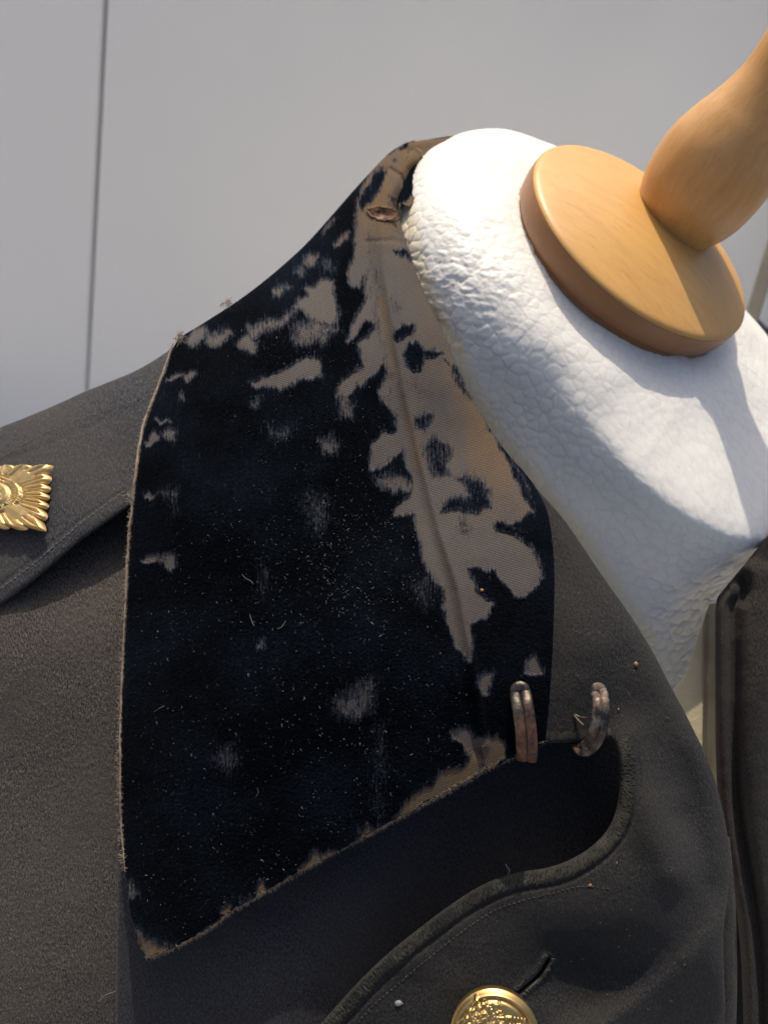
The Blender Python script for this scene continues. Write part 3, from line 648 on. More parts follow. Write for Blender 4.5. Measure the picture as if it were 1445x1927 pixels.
PILE = [
    (z5([(470, 390), (500, 370), (575, 358), (578, 400), (560, 425), (480, 450), (468, 425)]), 1.0, 7),
    (z5([(515, 530), (560, 482), (610, 480), (632, 510), (628, 560), (600, 630), (560, 640), (530, 600)]), 1.0, 7),
    (z5([(628, 520), (650, 500), (700, 512), (745, 535), (720, 548), (640, 550)]), .95, 6),
    (z5([(735, 560), (800, 590), (850, 640), (900, 750), (930, 830), (880, 770), (830, 690), (780, 610)]), .8, 6),
    (z5([(580, 920), (640, 870), (685, 890), (688, 950), (640, 965), (590, 975)]), .8, 9),
    (z5([(615, 1090), (690, 1030), (760, 1050), (810, 1110), (805, 1160), (770, 1200), (810, 1270), (670, 1280), (640, 1180)]), .72, 9),
    (z5([(840, 1265), (900, 1258), (960, 1290), (1030, 1330), (1020, 1370), (1040, 1460), (970, 1490), (880, 1480), (720, 1480), (740, 1420), (800, 1385), (900, 1370), (870, 1300)]), .85, 9),
    (z5([(840, 1500), (900, 1520), (940, 1580), (860, 1590)]), .55, 10),
    (z5([(1065, 1040), (1110, 1075), (1160, 1150), (1230, 1280), (1300, 1430), (1320, 1500), (1280, 1470), (1220, 1350), (1150, 1190)]), .95, 5),
    (z5([(1225, 1240), (1290, 1320), (1350, 1450), (1420, 1600), (1330, 1560), (1300, 1420)]), 1.0, 6),
    (z1([(1120, 545), (1150, 548), (1185, 575), (1190, 600), (1160, 580)]), .95, 6),
    (z1([(1095, 355), (1115, 360), (1135, 400), (1128, 440), (1105, 395)]), .7, 7),
    (z1([(1150, 145), (1165, 130), (1200, 130), (1190, 142)]), 1.0, 5), ([(713, 316), (722, 312), (728, 320), (718, 326)], .8, 6),
    (z3([(545, 300), (600, 290), (590, 320), (550, 325)]), .6, 8),
    ([(690, 430), (706, 430), (712, 520), (722, 640), (740, 760), (728, 760), (706, 620), (694, 520)], .42, 8), ([(722, 545), (760, 540), (770, 590), (730, 600)], .34, 14), ([(760, 700), (800, 690), (800, 750), (768, 750)], .30, 12), ([(735, 372), (752, 380), (748, 396)], .7, 5), ([(702, 335), (716, 316), (726, 326), (704, 372), (686, 396), (676, 380)], .95, 6), ([(755, 280), (766, 264), (792, 260), (788, 268), (768, 282)], 1, 4), ([(738, 300), (748, 292), (752, 300), (742, 308)], .6, 5), ([(960, 985), (1010, 960), (1035, 1010), (1030, 1060), (1012, 1030)], .95, 6),
]
X, Y, S_, T_ = loft(CL, CR, 900, 470)
# ragged lower edge
rag = (5*fbm(X/26, Y/26, 61, 3)+2.5*fbm(X/7, Y/7, 67, 2))*sst(T_, 0.975, 1.0)
bow = np.interp(S_, [0, .04, .08, .18, .3, .5, .65, .8, .9, 1], [0, 7, 4, -3, -4, -9, -10, -9, -8, 0])*sst(T_, 0.75, 1.0)
Y = Y+rag+bow; X = X+1.6*fbm(Y/14, X/14, 71, 3)*sst(S_, 0.02, 0.0)*sst(Y, 640, 700)
Xn = X+7*fbm(X/22, Y/30, 81, 3); Yn = Y+9*fbm(X/16, Y/40, 91, 3)
bare = np.zeros(X.shape)
for P, st, sf in BARE:
    P = np.array(P); lo_ = P.min(0)-40; hi_ = P.max(0)+40
    mk_ = (Xn > lo_[0]) & (Xn < hi_[0]) & (Yn > lo_[1]) & (Yn < hi_[1])
    v = np.zeros(X.shape); v[mk_] = sst(polydist(Xn[mk_], Yn[mk_], P), -2.1*sf, 1.5*sf)*st
    bare = np.maximum(bare, v)
for P, st, sf in PILE:
    P = np.array(P); lo_ = P.min(0)-40; hi_ = P.max(0)+40
    mk_ = (Xn > lo_[0]) & (Xn < hi_[0]) & (Yn > lo_[1]) & (Yn < hi_[1])
    v = np.zeros(X.shape); v[mk_] = sst(polydist(Xn[mk_], Yn[mk_], P), -2.1*sf, 1.5*sf)*st
    bare = np.minimum(bare, 1-v)
tanv = sst(side(X, Y, [(700, 250), (690, 420), (728, 620), (760, 800), (830, 1000), (900, 1200)])*-1, 20, 190)*sst(Y, 1080, 800)
tanv = np.maximum(tanv, sst(Y, 520, 360)*1.1)
tanv = np.maximum(tanv, 0.75*sst(T_, 0.93, 0.985)); tanv = np.maximum(tanv, 0.5*np.exp(-(polydist(X, Y, [(715, 560), (757, 740), (790, 880)], False)/9)**2))
h_ = ((X-722)/27)**2+((Y-(402+(X-722)*0.12))/10.5)**2; tear = sst(h_, 1.25, 0.8)
D = collarD(X, Y)
D = D-0.00055*sst(bare, 0.62, 0.30)-0.00018*vnoise(X/2.1, Y/2.6, 101)*sst(bare, .6, .3)
collar = cloth('velvet_collar', X, Y, D, M_VELVET, coat, 0.0026, attrs={'bare': bare, 'tan': tanv, 'tear': tear}, label='threadbare black velvet collar worn through to grey-brown weave')
# torn lips of the hole at the fold
tb = Tubes()
for k_ in range(3):
    a = np.linspace(0.1*k_, 2*math.pi*0.97, 44)
    x = 722+(26+2*k_+2.2*np.sin(a*5+k_*2)+1.2*np.sin(a*13+k_))*np.cos(a); y = 402+(x-722)*0.12+(10.5+k_+1.6*np.sin(a*7+k_)+np.sin(a*17))*np.sin(a)
    tb.add(W(x, y, collarD(x, y)-0.0002-0.0002*k_), 0.00020)
for k_ in range(170):
    a = random.uniform(0, 6.28); x = 722+28*math.cos(a); y = 402+(x-722)*0.12+11*math.sin(a)
    q = np.array([[x, y], [x-random.uniform(0, 9)*math.cos(a), y+random.uniform(-4, 4)-4*math.sin(a)], [x-12*math.cos(a)+random.uniform(-4, 4), y-5*math.sin(a)]])
    tb.add(W(q[:, 0], q[:, 1], dC(q[:, 0], q[:, 1])-np.array([.001, .0016, .0012])+0.004), 0.00010)
tb.build('frayed_tear', M_TEAR, collar)
# inner stand of the collar behind the fold
ST_L = [(768, 268), (767, 282), (765, 310), (757, 345), (748, 380)]; ST_R = [(858, 254), (853, 268), (834, 294), (805, 335), (770, 390)]
X, Y, S_, T_ = loft(ST_L, ST_R, 90, 90)
Dd = TPS([(772, 261, .352), (862, 250, .366), (770, 310, .345), (830, 300, .352), (748, 380, .326), (770, 390, .322), (800, 330, .338)])
topd = polydist(X, Y, [(772, 261), (800, 258), (862, 250)], False)
D = Dd(X, Y)+0.010*rollpx(topd, 16)-0.0012*np.exp(-(polydist(X, Y, [(822, 262), (815, 290)], False)/7)**2)
bb = 1-sst(polydist(X, Y, [(786, 306), (812, 306), (790, 350), (765, 380), (745, 385), (745, 330), (765, 300)]), -6, 6)  # shade of the gap behind the fold, painted in as black pile
bb = np.minimum(bb, 1-sst(polydist(X+2*fbm(X/8, Y/8, 5), Y, [(812, 262), (825, 250), (848, 250), (846, 258)]), -3, 3))
cloth('collar_stand', X, Y, D, M_VELVET, coat, 0.002, attrs={'bare': bb, 'tan': 0.95+0*X, 'tear': 0*X})

# beige selvedge along the left edge of the collar
lo = catmull(CL, 1400); lo = lo[(lo[:, 1] >= 645) & (lo[:, 1] < 1640)]
for (y0, y1, off, rr) in ((640, 1130, -3.6, .00052), (1000, 1640, -2.4, .00036)):
    q = lo[(lo[:, 1] >= y0) & (lo[:, 1] <= y1)][::3]
    tpr = np.sin(np.linspace(0.15, math.pi-0.1, len(q)))**0.3
    x = q[:, 0]+off+1.1*vnoise(q[:, 1]/23, q[:, 1]/31, 3); y = q[:, 1]
    r = rr*tpr*(1+0.35*vnoise(y/9, y/13, 9))
    tube_obj('selvedge', W(x, y, dC(q[:, 0], y)+0.0006), r, M_PIPING, collar, k=8)
tb = Tubes()
for k_ in range(900):      # frayed ends along the selvedge and tufts at two spots
    if k_ < 60: y = random.gauss(636, 5); x0 = random.gauss(337, 3)
    elif k_ < 110: y = random.gauss(937, 5); x0 = random.gauss(249, 3)
    elif k_ < 140: y = random.gauss(570, 2); x0 = random.gauss(427, 4)
    else: y = random.uniform(650, 1640); x0 = np.interp(y, lo[:, 1], lo[:, 0])-4+random.uniform(-2, 2)
    a = random.uniform(0, 6.28) if k_ < 140 else random.choice((0, math.pi))+random.gauss(0, .6); l = random.uniform(3, 9) if k_ >= 140 else random.uniform(5, 12)
    q = np.array([[x0, y], [x0+l*.5*math.cos(a)+random.uniform(-1, 1), y+l*.5*math.sin(a)], [x0+l*math.cos(a), y+l*math.sin(a)+random.uniform(-2, 2)]])
    tb.add(W(q[:, 0], q[:, 1], float(dC(x0, y))-0.0004), 0.00007 if k_ >= 140 else 0.00013)
tb.build('frayed_fibres', M_PIPING, collar, kind='stuff')
# lower edge fringe
CBt = np.array([(277, 1804), (300, 1797), (330, 1786), (400, 1746), (440, 1716), (500, 1681), (600, 1622), (690, 1574), (760, 1536), (850, 1487), (905, 1455), (950, 1432), (1020, 1398)], float)
cb = catmull(CBt, 900); tb = Tubes()
for k_ in range(1500):
    p = cb[random.randrange(900)]; l = random.uniform(3, 10); a = random.gauss(1.7, .8)
    q = np.array([[p[0], p[1]-3], [p[0]+l*.5*math.cos(a), p[1]-3+l*.5*math.sin(a)], [p[0]+l*math.cos(a)+random.uniform(-2, 2), p[1]-3+l*math.sin(a)]])
    tb.add(W(q[:, 0], q[:, 1], float(dC(p[0], p[1]))-0.0006+np.array([0, .0004, .001])), 0.00006)
tb.build('edge_fringe', M_PIPING, collar, kind='stuff')
# lint caught in the pile
tb = Tubes()
for k_ in range(2000):
    if k_ < 420: x = random.gauss(655, 75); y = random.gauss(1060, 85)
    else:
        y = random.uniform(620, 1760); x = random.uniform(250, 880)
    if y > np.interp(x, CBt[:, 0], CBt[:, 1])-8: continue
    if x > np.interp(y, [600, 750, 900, 1050, 1240, 1400], [640, 720, 755, 790, 860, 1000]): continue
    if x < np.interp(y, lo[:, 1], lo[:, 0])+5 or y < 1000-(x-330)*.8 and x < 420: continue
    l = random.uniform(0.7, 2.6) if random.random() < .88 else random.uniform(3, 7)
    a = random.uniform(0, 6.28) if k_ < 480 else random.gauss(1.57, .6); cv = random.uniform(-1, 1)
    t = np.linspace(-.5, .5, 4 if l < 5 else 8); px = x+l*(t*math.cos(a)-cv*t*t*math.sin(a)*1.6); py = y+l*(t*math.sin(a)+cv*t*t*math.cos(a)*1.6)
    tb.add(W(px, py, collarD(px, py)-0.0009-0.0003*np.cos(t*3)), random.choice((.00004, .00005, .00008)))
for (pts) in ([(455, 1080), (462, 1088), (472, 1093), (477, 1100)], [(522, 1183), (530, 1180), (538, 1168)], [(470, 1155), (473, 1166), (478, 1178)], [(290, 1340), (300, 1333), (310, 1328)], [(484, 1482), (486, 1492), (482, 1499)]):
    q = catmull(pts, 12); tb.add(W(q[:, 0], q[:, 1], collarD(q[:, 0], q[:, 1])-.001), .00009)
tb.build('lint', M_LINT, collar, kind='stuff')

# --- lapel / buttoned front with the notch
LL = [(985, 900), (988, 1000), (995, 1200), (1000, 1330), (1012, 1390), (1060, 1398), (1115, 1392), (1146, 1390), (1160, 1410), (1166, 1455), (1161, 1515), (1142, 1562), (1100, 1602), (1040, 1630), (960, 1645), (890, 1675), (800, 1738), (700, 1822), (590, 1942), (520, 2030)]
LR = [(1008, 918), (1062, 980), (1132, 1082), (1180, 1150), (1215, 1205), (1240, 1250), (1262, 1293), (1285, 1335), (1305, 1375), (1326, 1418), (1345, 1470), (1358, 1520), (1366, 1560), (1371, 1600), (1372, 1640), (1368, 1690), (1360, 1760), (1362, 1850), (1366, 1940), (1370, 2030)]
dL = TPS([(985, 900, .292), (1062, 980, .290), (1000, 1200, .262), (1100, 1200, .266), (1200, 1200, .272), (1012, 1392, .256), (1148, 1392, .262), (1300, 1400, .267), (1166, 1470, .260), (1362, 1560, .272), (1250, 1560, .253), (1225, 1700, .247), (1140, 1562, .254), (1030, 1636, .2475), (880, 1680, .243), (700, 1822, .239), (590, 1942, .237), (930, 1950, .238), (1010, 1780, .243), (1150, 1820, .2475), (1370, 1700, .274), (1366, 1950, .284), (1120, 1960, .249), (1290, 1800, .262)])
eL = catmull(LL, 600, False); eLow = eL[(eL[:, 1] > 1389) & (eL[:, 0] > 0)]
eStitch = eLow[eLow[:, 1] > 1400] if True else None
eR = catmull(LR, 400, False)
def lapelD(X, Y, edge=True):
    d = dL(X, Y)
    de = polydist(X, Y, eLow[::6], False)
    if edge: d = d+0.0020*rollpx(de, 8)
    d = d+0.0007*np.exp(-((de-35)/5)**2)*sst(Y, 1400, 1440)-0.0004*np.exp(-((de-22)/9)**2)*sst(Y, 1380, 1420)
    dr = polydist(X, Y, eR[::6], False); d = d+0.007*rollpx(dr, 34)
    r1 = polydist(X, Y, [(1175, 1400), (1200, 1480), (1235, 1570), (1262, 1640)], False); d = d-0.0050*np.exp(-(r1/42)**2)
    u = side(X, Y, [(1480, 1640), (1362, 1745), (1290, 1832), (1200, 1900), (1090, 1960), (980, 2080)])
    d = d-np.where(u < 0, 0.0085*np.exp(-(u/140)**2), 0.0085*np.exp(-(u/38)**2))
    r2 = ((X-1065)/120)**2+((Y-1840)/85)**2; d = d+0.0065*np.exp(-r2)
    r5 = ((X-1300)/45)**2+((Y-1500)/90)**2; d = d+0.0050*np.exp(-r5)
    r6 = ((X-1110)/60)**2+((Y-1250)/90)**2; d = d-0.0012*np.exp(-r6)
    r4 = polydist(X, Y, [(1290, 1540), (1320, 1600), (1330, 1660)], False); d = d+0.0018*np.exp(-(r4/25)**2)
    d = d+0.0016*fbm(X/190+3, Y/120, 49, 2)
    d = d+0.0007*fbm(X/95, Y/95, 45, 3)
    s = polydist(X, Y, [(1030, 1808), (1012, 1836), (978, 1866)], False)
    return d+0.0048*np.exp(-(s/4.6)**2)-0.0005*np.exp(-((s-11)/5)**2)
X, Y, S_, T_ = loft(LL, LR, 620, 300, True)
cloth('lapel', X, Y, lapelD(X, Y), M_LAPEL, coat, 0.0026, label='dark lapel with a curved notch and buttonhole')
# nap and overcast threads along the lapel edge
tb = Tubes(); tb2 = Tubes(); tg_ = np.gradient(eLow, axis=0); tg_ /= np.linalg.norm(tg_, axis=1)[:, None]+1e-9
for k_ in range(5200):
    i_ = random.randrange(len(eLow)); p = eLow[i_]; t = tg_[i_]
    if p[0] > 1146 and p[1] < 1400: continue
    nn_ = np.array([t[1], -t[0]])                       # into the cloth
    if p[1] < 1399 and p[0] < 1150: nn_ = np.array([0, -1.]); lim = 14
    else: nn_ = -nn_ if ((p+20*nn_)[1] < np.interp((p+20*nn_)[0], [590, 880, 1166], [1942, 1680, 1455])-0 and p[1] > 1600) else nn_; lim = 24
    if p[1] > 1395: 
        c_ = p+12*nn_
        if c_[0] < p[0]-8 and p[1] < 1600: nn_ = -nn_
    o_ = random.uniform(0, lim); l = random.uniform(5, 13); sl_ = random.gauss(.35, .35)
    a = p+nn_*o_; b_ = a+nn_*l*.8+t*l*sl_; m_ = (a+b_)/2+np.array([random.uniform(-1.5, 1.5), random.uniform(-1.5, 1.5)])
    q = np.array([a, m_, b_]); dd = lapelD(q[:, 0], q[:, 1]); tb.add(W(q[:, 0], q[:, 1], dd-np.array([.0001, .00035, .0002])), random.choice((.00005, .00008, .0001)), taper=True)
tb.build('edge_nap', M_WELT, coat, kind='stuff')
tb = Tubes()
for k_ in range(0, len(eLow)-4, 4):
    p = eLow[k_]; t = tg_[k_]
    if p[1] < 1400 or (p[0] > 1146 and p[1] < 1402): continue
    nn_ = np.array([t[1], -t[0]]); 
    if (p+nn_*12)[0] < p[0] and p[1] < 1600: nn_ = -nn_
    if p[1] >= 1600 and nn_[1] < 0: nn_ = -nn_
    a = p+nn_*random.uniform(3, 6); b_ = p+nn_*random.uniform(24, 31)+t*random.uniform(5, 9)
    q = np.array([a, a*.5+b_*.5+np.array([random.uniform(-1, 1), 0]), b_]); tb.add(W(q[:, 0], q[:, 1], lapelD(q[:, 0], q[:, 1])-np.array([-.0002, .0005, -.0001])), random.uniform(.00008, .00014), k=5)
tb.build('overcast_stitching', M_WELT, coat, kind='stuff')
def offset_curve(C, o):
    t = np.gradient(C, axis=0); t /= np.linalg.norm(t, axis=1)[:, None]+1e-9
    return C+o*np.stack([-t[:, 1], t[:, 0]], -1)
def stitches(tb, C, dfn, step=9.5, ln=6.0, r=.00012, jit=.5, lift=.00025):
    L = np.r_[0, np.cumsum(np.linalg.norm(np.diff(C, axis=0), axis=1))]; s = 0
    while s < L[-1]-step:
        ss = np.linspace(s, s+ln*random.uniform(.8, 1.1), 4); x = np.interp(ss, L, C[:, 0])+random.uniform(-jit, jit); y = np.interp(ss, L, C[:, 1])+random.uniform(-jit, jit)
        tb.add(W(x, y, dfn(x, y)-lift*np.array([.2, 1, 1, .2])), r); s += step
tb = Tubes()
low = catmull([(1146, 1672), (1092, 1668), (1040, 1680), (985, 1694), (925, 1716), (850, 1768), (760, 1842), (690, 1905), (640, 1970)], 300)
stitches(tb, low, lapelD, 9.5, 6.0, .00012, lift=.0003)
tb.build('stitching', M_DARKTHREAD, coat, kind='stuff')
tb = Tubes()
stitches(tb, catmull([(x_, y_-31-0.02*x_) for x_, y_ in Eb], 300, False), lambda x, y: dE(x, y), 10, 6.8, .00016, lift=.0007)
stitches(tb, catmull([(-60, 890), (0, 862), (60, 828), (130, 795), (200, 772), (258, 752)], 200), lambda x, y: dE(x, y), 10, 6.8, .00013, lift=.0007)
tb.build('strap_stitching', M_GREYTHREAD, coat, kind='stuff')
# loose lint on the wool
tb = Tubes()
for k_ in range(260):
    w_ = random.random()
    if w_ < .35: x = random.uniform(0, 225); y = random.uniform(1150, 1927); df = dB
    elif w_ < .55: x = random.uniform(0, 250); y = random.uniform(800, 960); df = dE
    else: x = random.uniform(1050, 1330); y = random.uniform(1100, 1900); df = lapelD
    if df is lapelD and not (x < np.interp(y, [p[1] for p in LR], [p[0] for p in LR])-30 and (y < 1370 or x > 1210 or y > 1700)): continue
    a = random.uniform(0, 6.28); l = random.uniform(2, 7); q = np.array([[x, y], [x+l*.5*math.cos(a), y+l*.5*math.sin(a)+.6], [x+l*math.cos(a), y+l*math.sin(a)]])
    tb.add(W(q[:, 0], q[:, 1], float(df(np.array([x]), np.array([y]))[0])-.0006), random.choice((.00004, .00007)))
tb.build('wool_lint', M_LINT, coat, kind='stuff')
for pts in ([(246, 1806), (240, 1830), (232, 1852), (216, 1866), (199, 1872), (186, 1884)], [(951, 1626), (955, 1633), (958, 1638), (956, 1646)], [(343, 1837), (346, 1845), (345, 1853)]):
    q = catmull(pts, 24); tube_obj('loose_thread', W(q[:, 0], q[:, 1], (dB(q[:, 0], q[:, 1]) if pts[0][0] < 400 else lapelD(q[:, 0], q[:, 1]))-.0011), .00008, M_LINT, coat, k=5)
def blob(name, x, y, d, r, m, parent, sx=1.0):
    u, v, w_ = ROT.T[0], ROT.T[1], ROT.T[2]; c = W(x, y, d); r = r*0.75; V = []; nu, nv = 14, 8
    for i_ in range(nv+1):
        for j_ in range(nu):
            th_ = math.pi*i_/nv; ph = 2*math.pi*j_/nu; k = 1+.25*math.sin(ph*3+th_*4+x)
            V.append(c+r*k*(math.sin(th_)*math.cos(ph)*sx*u+math.sin(th_)*math.sin(ph)*v+.6*math.cos(th_)*w_))
    f_ = [(i_*nu+j_, i_*nu+(j_+1) % nu, (i_+1)*nu+(j_+1) % nu, (i_+1)*nu+j_) for i_ in range(nv) for j_ in range(nu)]
    return mk(name, V, f_, m, parent)
L1 = lambda x, y: float(lapelD(np.array([x*1.]), np.array([y*1.]))[0])
blob('fluff_speck', 1196, 1250, L1(1196, 1250)-.0006, .0011, M_SPECK, coat); blob('fluff_speck', 1163, 1335, L1(1163, 1335)-.0004, .0007, M_SPECK, coat, .6)
blob('fluff_speck', 1110, 1666, L1(1110, 1666)-.0003, .0007, M_SPECK, coat); blob('fluff_speck', 905, 1111, float(dC(905, 1111))-.001, .0008, M_SPECK, coat, 1.4)
blob('fluff_speck', 750, 1888, L1(750, 1888)-.0003, .0011, M_LINT, coat, 1.6); blob('fluff_speck', 1160, 1624, L1(1160, 1624)-.0003, .0006, M_SPECK, coat, .5)
# buttonhole lips
sl2 = catmull([(1034, 1800), (1014, 1834), (974, 1868)], 90); tb = Tubes()
for sgn in (-1, 1):
    oc = offset_curve(sl2, sgn*5.5); tb.add(W(oc[:, 0], oc[:, 1], lapelD(oc[:, 0], oc[:, 1])-.0000), .00036, k=8)
    for i_ in range(0, 90, 1):
        a = offset_curve(sl2, sgn*4)[i_]; b_ = offset_curve(sl2, sgn*11)[i_]+np.array([random.uniform(-3, 3), random.uniform(-3, 3)])
        q = np.array([a, (a+b_)/2, b_]); tb.add(W(q[:, 0], q[:, 1], lapelD(q[:, 0], q[:, 1])-np.array([-.0004, .0008, .0002])), .00011)
tb.build('buttonhole', M_DARKTHREAD, coat)
# inner layer showing behind the lapel at lower right
X, Y, S_, T_ = loft([(1300, 1560), (1300, 1700), (1290, 1900), (1290, 2040)], [(1372, 1575), (1383, 1700), (1386, 1860), (1380, 2040)], 80, 40)
cloth('lapel_facing', X, Y, .283+0.006*rollpx(polydist(X, Y, [(1372, 1575), (1383, 1700), (1386, 1860), (1380, 2040)], False), 26)+.0006*fbm(X/40, Y/60, 4), M_FAR, coat, .002)
X, Y, S_, T_ = loft([(1300, 1540), (1300, 2040)], [(1480, 1540), (1480, 2040)], 30, 30)
cloth('dark_gap_backing', X, Y, .335+0*X, M_FAR, coat, .002)  # dark sheet added to stand in for the shaded gap between the fronts
# opposite front
FL = [(1500, 938), (1480, 962), (1445, 1006), (1400, 1062), (1362, 1108), (1347, 1134), (1345, 1200), (1345, 1300), (1346, 1420), (1352, 1520), (1368, 1620), (1388, 1740), (1396, 1860), (1400, 2040)]
FR = [(1640, 930), (1640, 950), (1640, 1000), (1640, 1050), (1640, 1090), (1640, 1140), (1640, 1200), (1640, 1300), (1640, 1420), (1640, 1520), (1640, 1620), (1640, 1740), (1640, 1860), (1640, 2040)]
X, Y, S_, T_ = loft(FL, FR, 300, 120, True)
S2 = S_**1.6; X = X[:, :1]+(X[:, -1:]-X[:, :1])*S2; fe = catmull(FL[4:], 200); ft = catmull(FL[:6], 100)
dF = TPS([(1345, 1134, .300), (1445, 1006, .306), (1350, 1450, .296), (1390, 1740, .298), (1400, 2040, .30), (1640, 1000, .31), (1640, 1450, .30), (1640, 2040, .30), (1430, 1300, .296)])
dd = polydist(X, Y, fe[::3], False); D = dF(X, Y)+.012*rollpx(dd, 26)+.007*np.exp(-((dd-34)/15)**2)+.004*rollpx(polydist(X, Y, ft[::3], False), 14)
D -= .004*np.exp(-(polydist(X, Y, [(1440, 1080), (1425, 1400), (1430, 1700), (1440, 2000)], False)/34)**2)
cloth('opposite_front', X, Y, D+.0006*fbm(X/60, Y/60, 14), M_FAR, coat, .003, label='blurred brown-black opposite front at the right edge')
# cream lining between the fronts
X, Y, S_, T_ = loft([(1334, 1136), (1312, 1200), (1290, 1270), (1262, 1330), (1262, 1620)], [(1390, 1130), (1390, 1200), (1390, 1280), (1390, 1350), (1390, 1620)], 90, 60, True)
D = .3165-.006*sst(Y, 1150, 1480)+.0035*np.cos((X-1330+(Y-1300)*.04)/11.0)*sst(X, 1318, 1335)
cloth('lining', X, Y, D, M_CREAM, coat, .0012, label='cream lining seen between the two fronts')

# --- hooks
def hook(name_label, pts, wr, m, flat):
    """bent double-wire hook: two wires side by side joined by a round loop at the top"""
    P = catmull(pts, 80)                                   # x, y, lift centre line, top first
    h = bpy.data.objects.new('collar_hook', None)
    n_ = len(P); t = np.gradient(P[:, :2], axis=0); t /= np.linalg.norm(t, axis=1)[:, None]; nn_ = np.stack([-t[:, 1], t[:, 0]], -1)
    sp = P[:, 3:4]; A = P[::-1, :2]+(nn_*sp)[::-1]; Bb = P[:, :2]-nn_*sp
    top = P[0, :2]; rr = P[0, 3]; aa = np.linspace(0, math.pi, 22)[1:-1]
    loopc = top+(-t[0])*rr*0.0
    arc = loopc+np.stack([np.cos(aa), np.cos(aa)], -1)*nn_[0]*rr-np.stack([np.sin(aa), np.sin(aa)], -1)*t[0]*rr*1.1
    path = np.vstack([A, arc, Bb]); dep = np.r_[P[::-1, 2], np.full(20, P[0, 2]), P[:, 2]]
    o = tube_obj('collar_hook', W(path[:, 0], path[:, 1], dep), wr, m, coat, k=14, flat=flat, label=name_label)
    al = np.r_[np.linspace(1, 0, len(A)), np.zeros(20), np.linspace(0, 1, len(Bb))]; vv_ = np.r_[np.repeat(al, 14), 1, 1]
    ul = o.data.uv_layers.new(name='UVMap'); vi = np.empty(len(o.data.loops), np.int32); o.data.loops.foreach_get('vertex_index', vi)
    ul.data.foreach_set('uv', np.stack([vv_[vi]*0, vv_[vi]], -1).astype(np.float32).ravel())
    return o
hook('rusty double-wire collar hook on the velvet', [(978, 1302, .2390, 9.6), (981, 1320, .2358, 10.2), (986, 1350, .2343, 10), (990, 1390, .2343, 9.8), (991, 1415, .2358, 9.4), (990, 1430, .2400, 9)], .00176, M_HOOK_A, .5)
hook('tarnished bright collar hook beside the curved notch', [(1125, 1300, .2540, 6.6), (1129, 1315, .2500, 7.4), (1130, 1340, .2480, 7.4), (1126, 1368, .2482, 7.2), (1117, 1393, .2500, 7), (1106, 1406, .2535, 6.2), (1094, 1408, .2580, 5.6), (1087, 1398, .2620, 5.4), (1086, 1384, .2650, 5)], .00160, M_HOOK_B, .5)
q = catmull([(1078, 1345), (1088, 1356), (1097, 1365)], 12); tube_obj('hook_wire', W(q[:, 0], q[:, 1], np.linspace(.2600, .2565, 12)), .00042, M_HOOK_B, coat, k=8)
q = catmull([(1080, 1344), (1092, 1350), (1110, 1351)], 12); tube_obj('hook_wire', W(q[:, 0], q[:, 1], np.linspace(.2598, .2560, 12)), .00036, M_HOOK_B, coat, k=8)
tb = Tubes()
for k_ in range(40):
    x = 1085+random.gauss(0, 7); y = 1338+random.gauss(0, 6)-(x-1085)*-.4; tb.add(W([x, x+random.uniform(4, 12), x+random.uniform(12, 20)], [y, y+2, y+6], np.array([.2625, .2612, .2625])), .00012)
tb.build('hook_stitches', M_DARKTHREAD, coat)

# --- gilt star on the strap
Cs = np.array([-9., 935.]); exs = np.array([104., 2.]); eys = np.array([9., -57.]); d0 = float(dE(-9, 935))-.0040
pc = W(Cs[0], Cs[1], d0); ux = W(*(Cs+exs), float(dE(95, 937))-.0040)-pc; 
ppx = W(*(Cs+eys), float(dE(0, 878))-.0040)-pc
nst = np.cross(ux, ppx); nst /= np.linalg.norm(nst); nst = nst if nst @ (CAM-pc) > 0 else -nst
nR, nA = 70, 480; rr = np.linspace(0, 1, nR)[:, None]; aa = np.linspace(0, 2*math.pi, nA, endpoint=False)[None]
sq = 1/np.maximum(np.abs(np.cos(aa)), np.abs(np.sin(aa)))       # square outline
sq = np.minimum(sq, 1.42)
lobes = 24
ph = aa*lobes; bnd = sq*(0.90+0.10*np.abs(np.cos(ph/2))**0.6)
Rr = rr*bnd
x_ = Rr*np.cos(aa); y_ = Rr*np.sin(aa)
h = 0.0009+0.0010*sst(1.02-rr, 0, .09)
fl = np.abs(np.cos(ph/2))**0.7; groove = 1-0.75*np.exp(-(((ph/2/math.pi+.5) % 1-.5)/.085)**2)*sst(Rr, .62, .72)*sst(rr, .97, .90); h = h+0.0014*fl*groove*sst(Rr, .58, .72)*sst(rr, 1.0, .93)-0.0003*np.cos(ph)*sst(Rr, .6, .7)
arm = np.exp(-(((aa % (math.pi/2))-math.pi/4)/.24)**10)
aw = arm*sst(Rr, .5, .56)*sst(Rr, .98, .94); h = h*(1-aw)+aw*(0.0030-0.0003*np.abs(((aa % (math.pi/2))-math.pi/4))/.24)
beads = 0.00045*np.abs(np.sin(aa*30))*np.exp(-((Rr-.47)/.055)**2)+0.00035*np.abs(np.sin(aa*21+1))*np.exp(-((Rr-.45)/.02)**2)
h = np.where(Rr < .57, .0030-.0006*sst(Rr, .36, .40)*sst(Rr, .54, .50)+.0004*sst(Rr, .36, .33)+.0007*sst(Rr, .25, .0)+beads+.0004*np.sin(x_*37)*np.cos(y_*33+x_*9)*sst(Rr, .28, .2), h)
h = h*sst(1.0005-rr, 0, .012)
V = pc+x_[..., None]*ux+y_[..., None]*ppx+h[..., None]*nst
i = np.arange(nR-1)[:, None]*nA; j = np.arange(nA)[None]; j2 = (j+1) % nA
badge = mk('rank_star', V.reshape(-1, 3), np.stack([i+j, i+j2, i+nA+j2, i+nA+j], -1).reshape(-1, 4), M_GOLD, coat, label='gilt rank star with fluted rays on the shoulder strap')
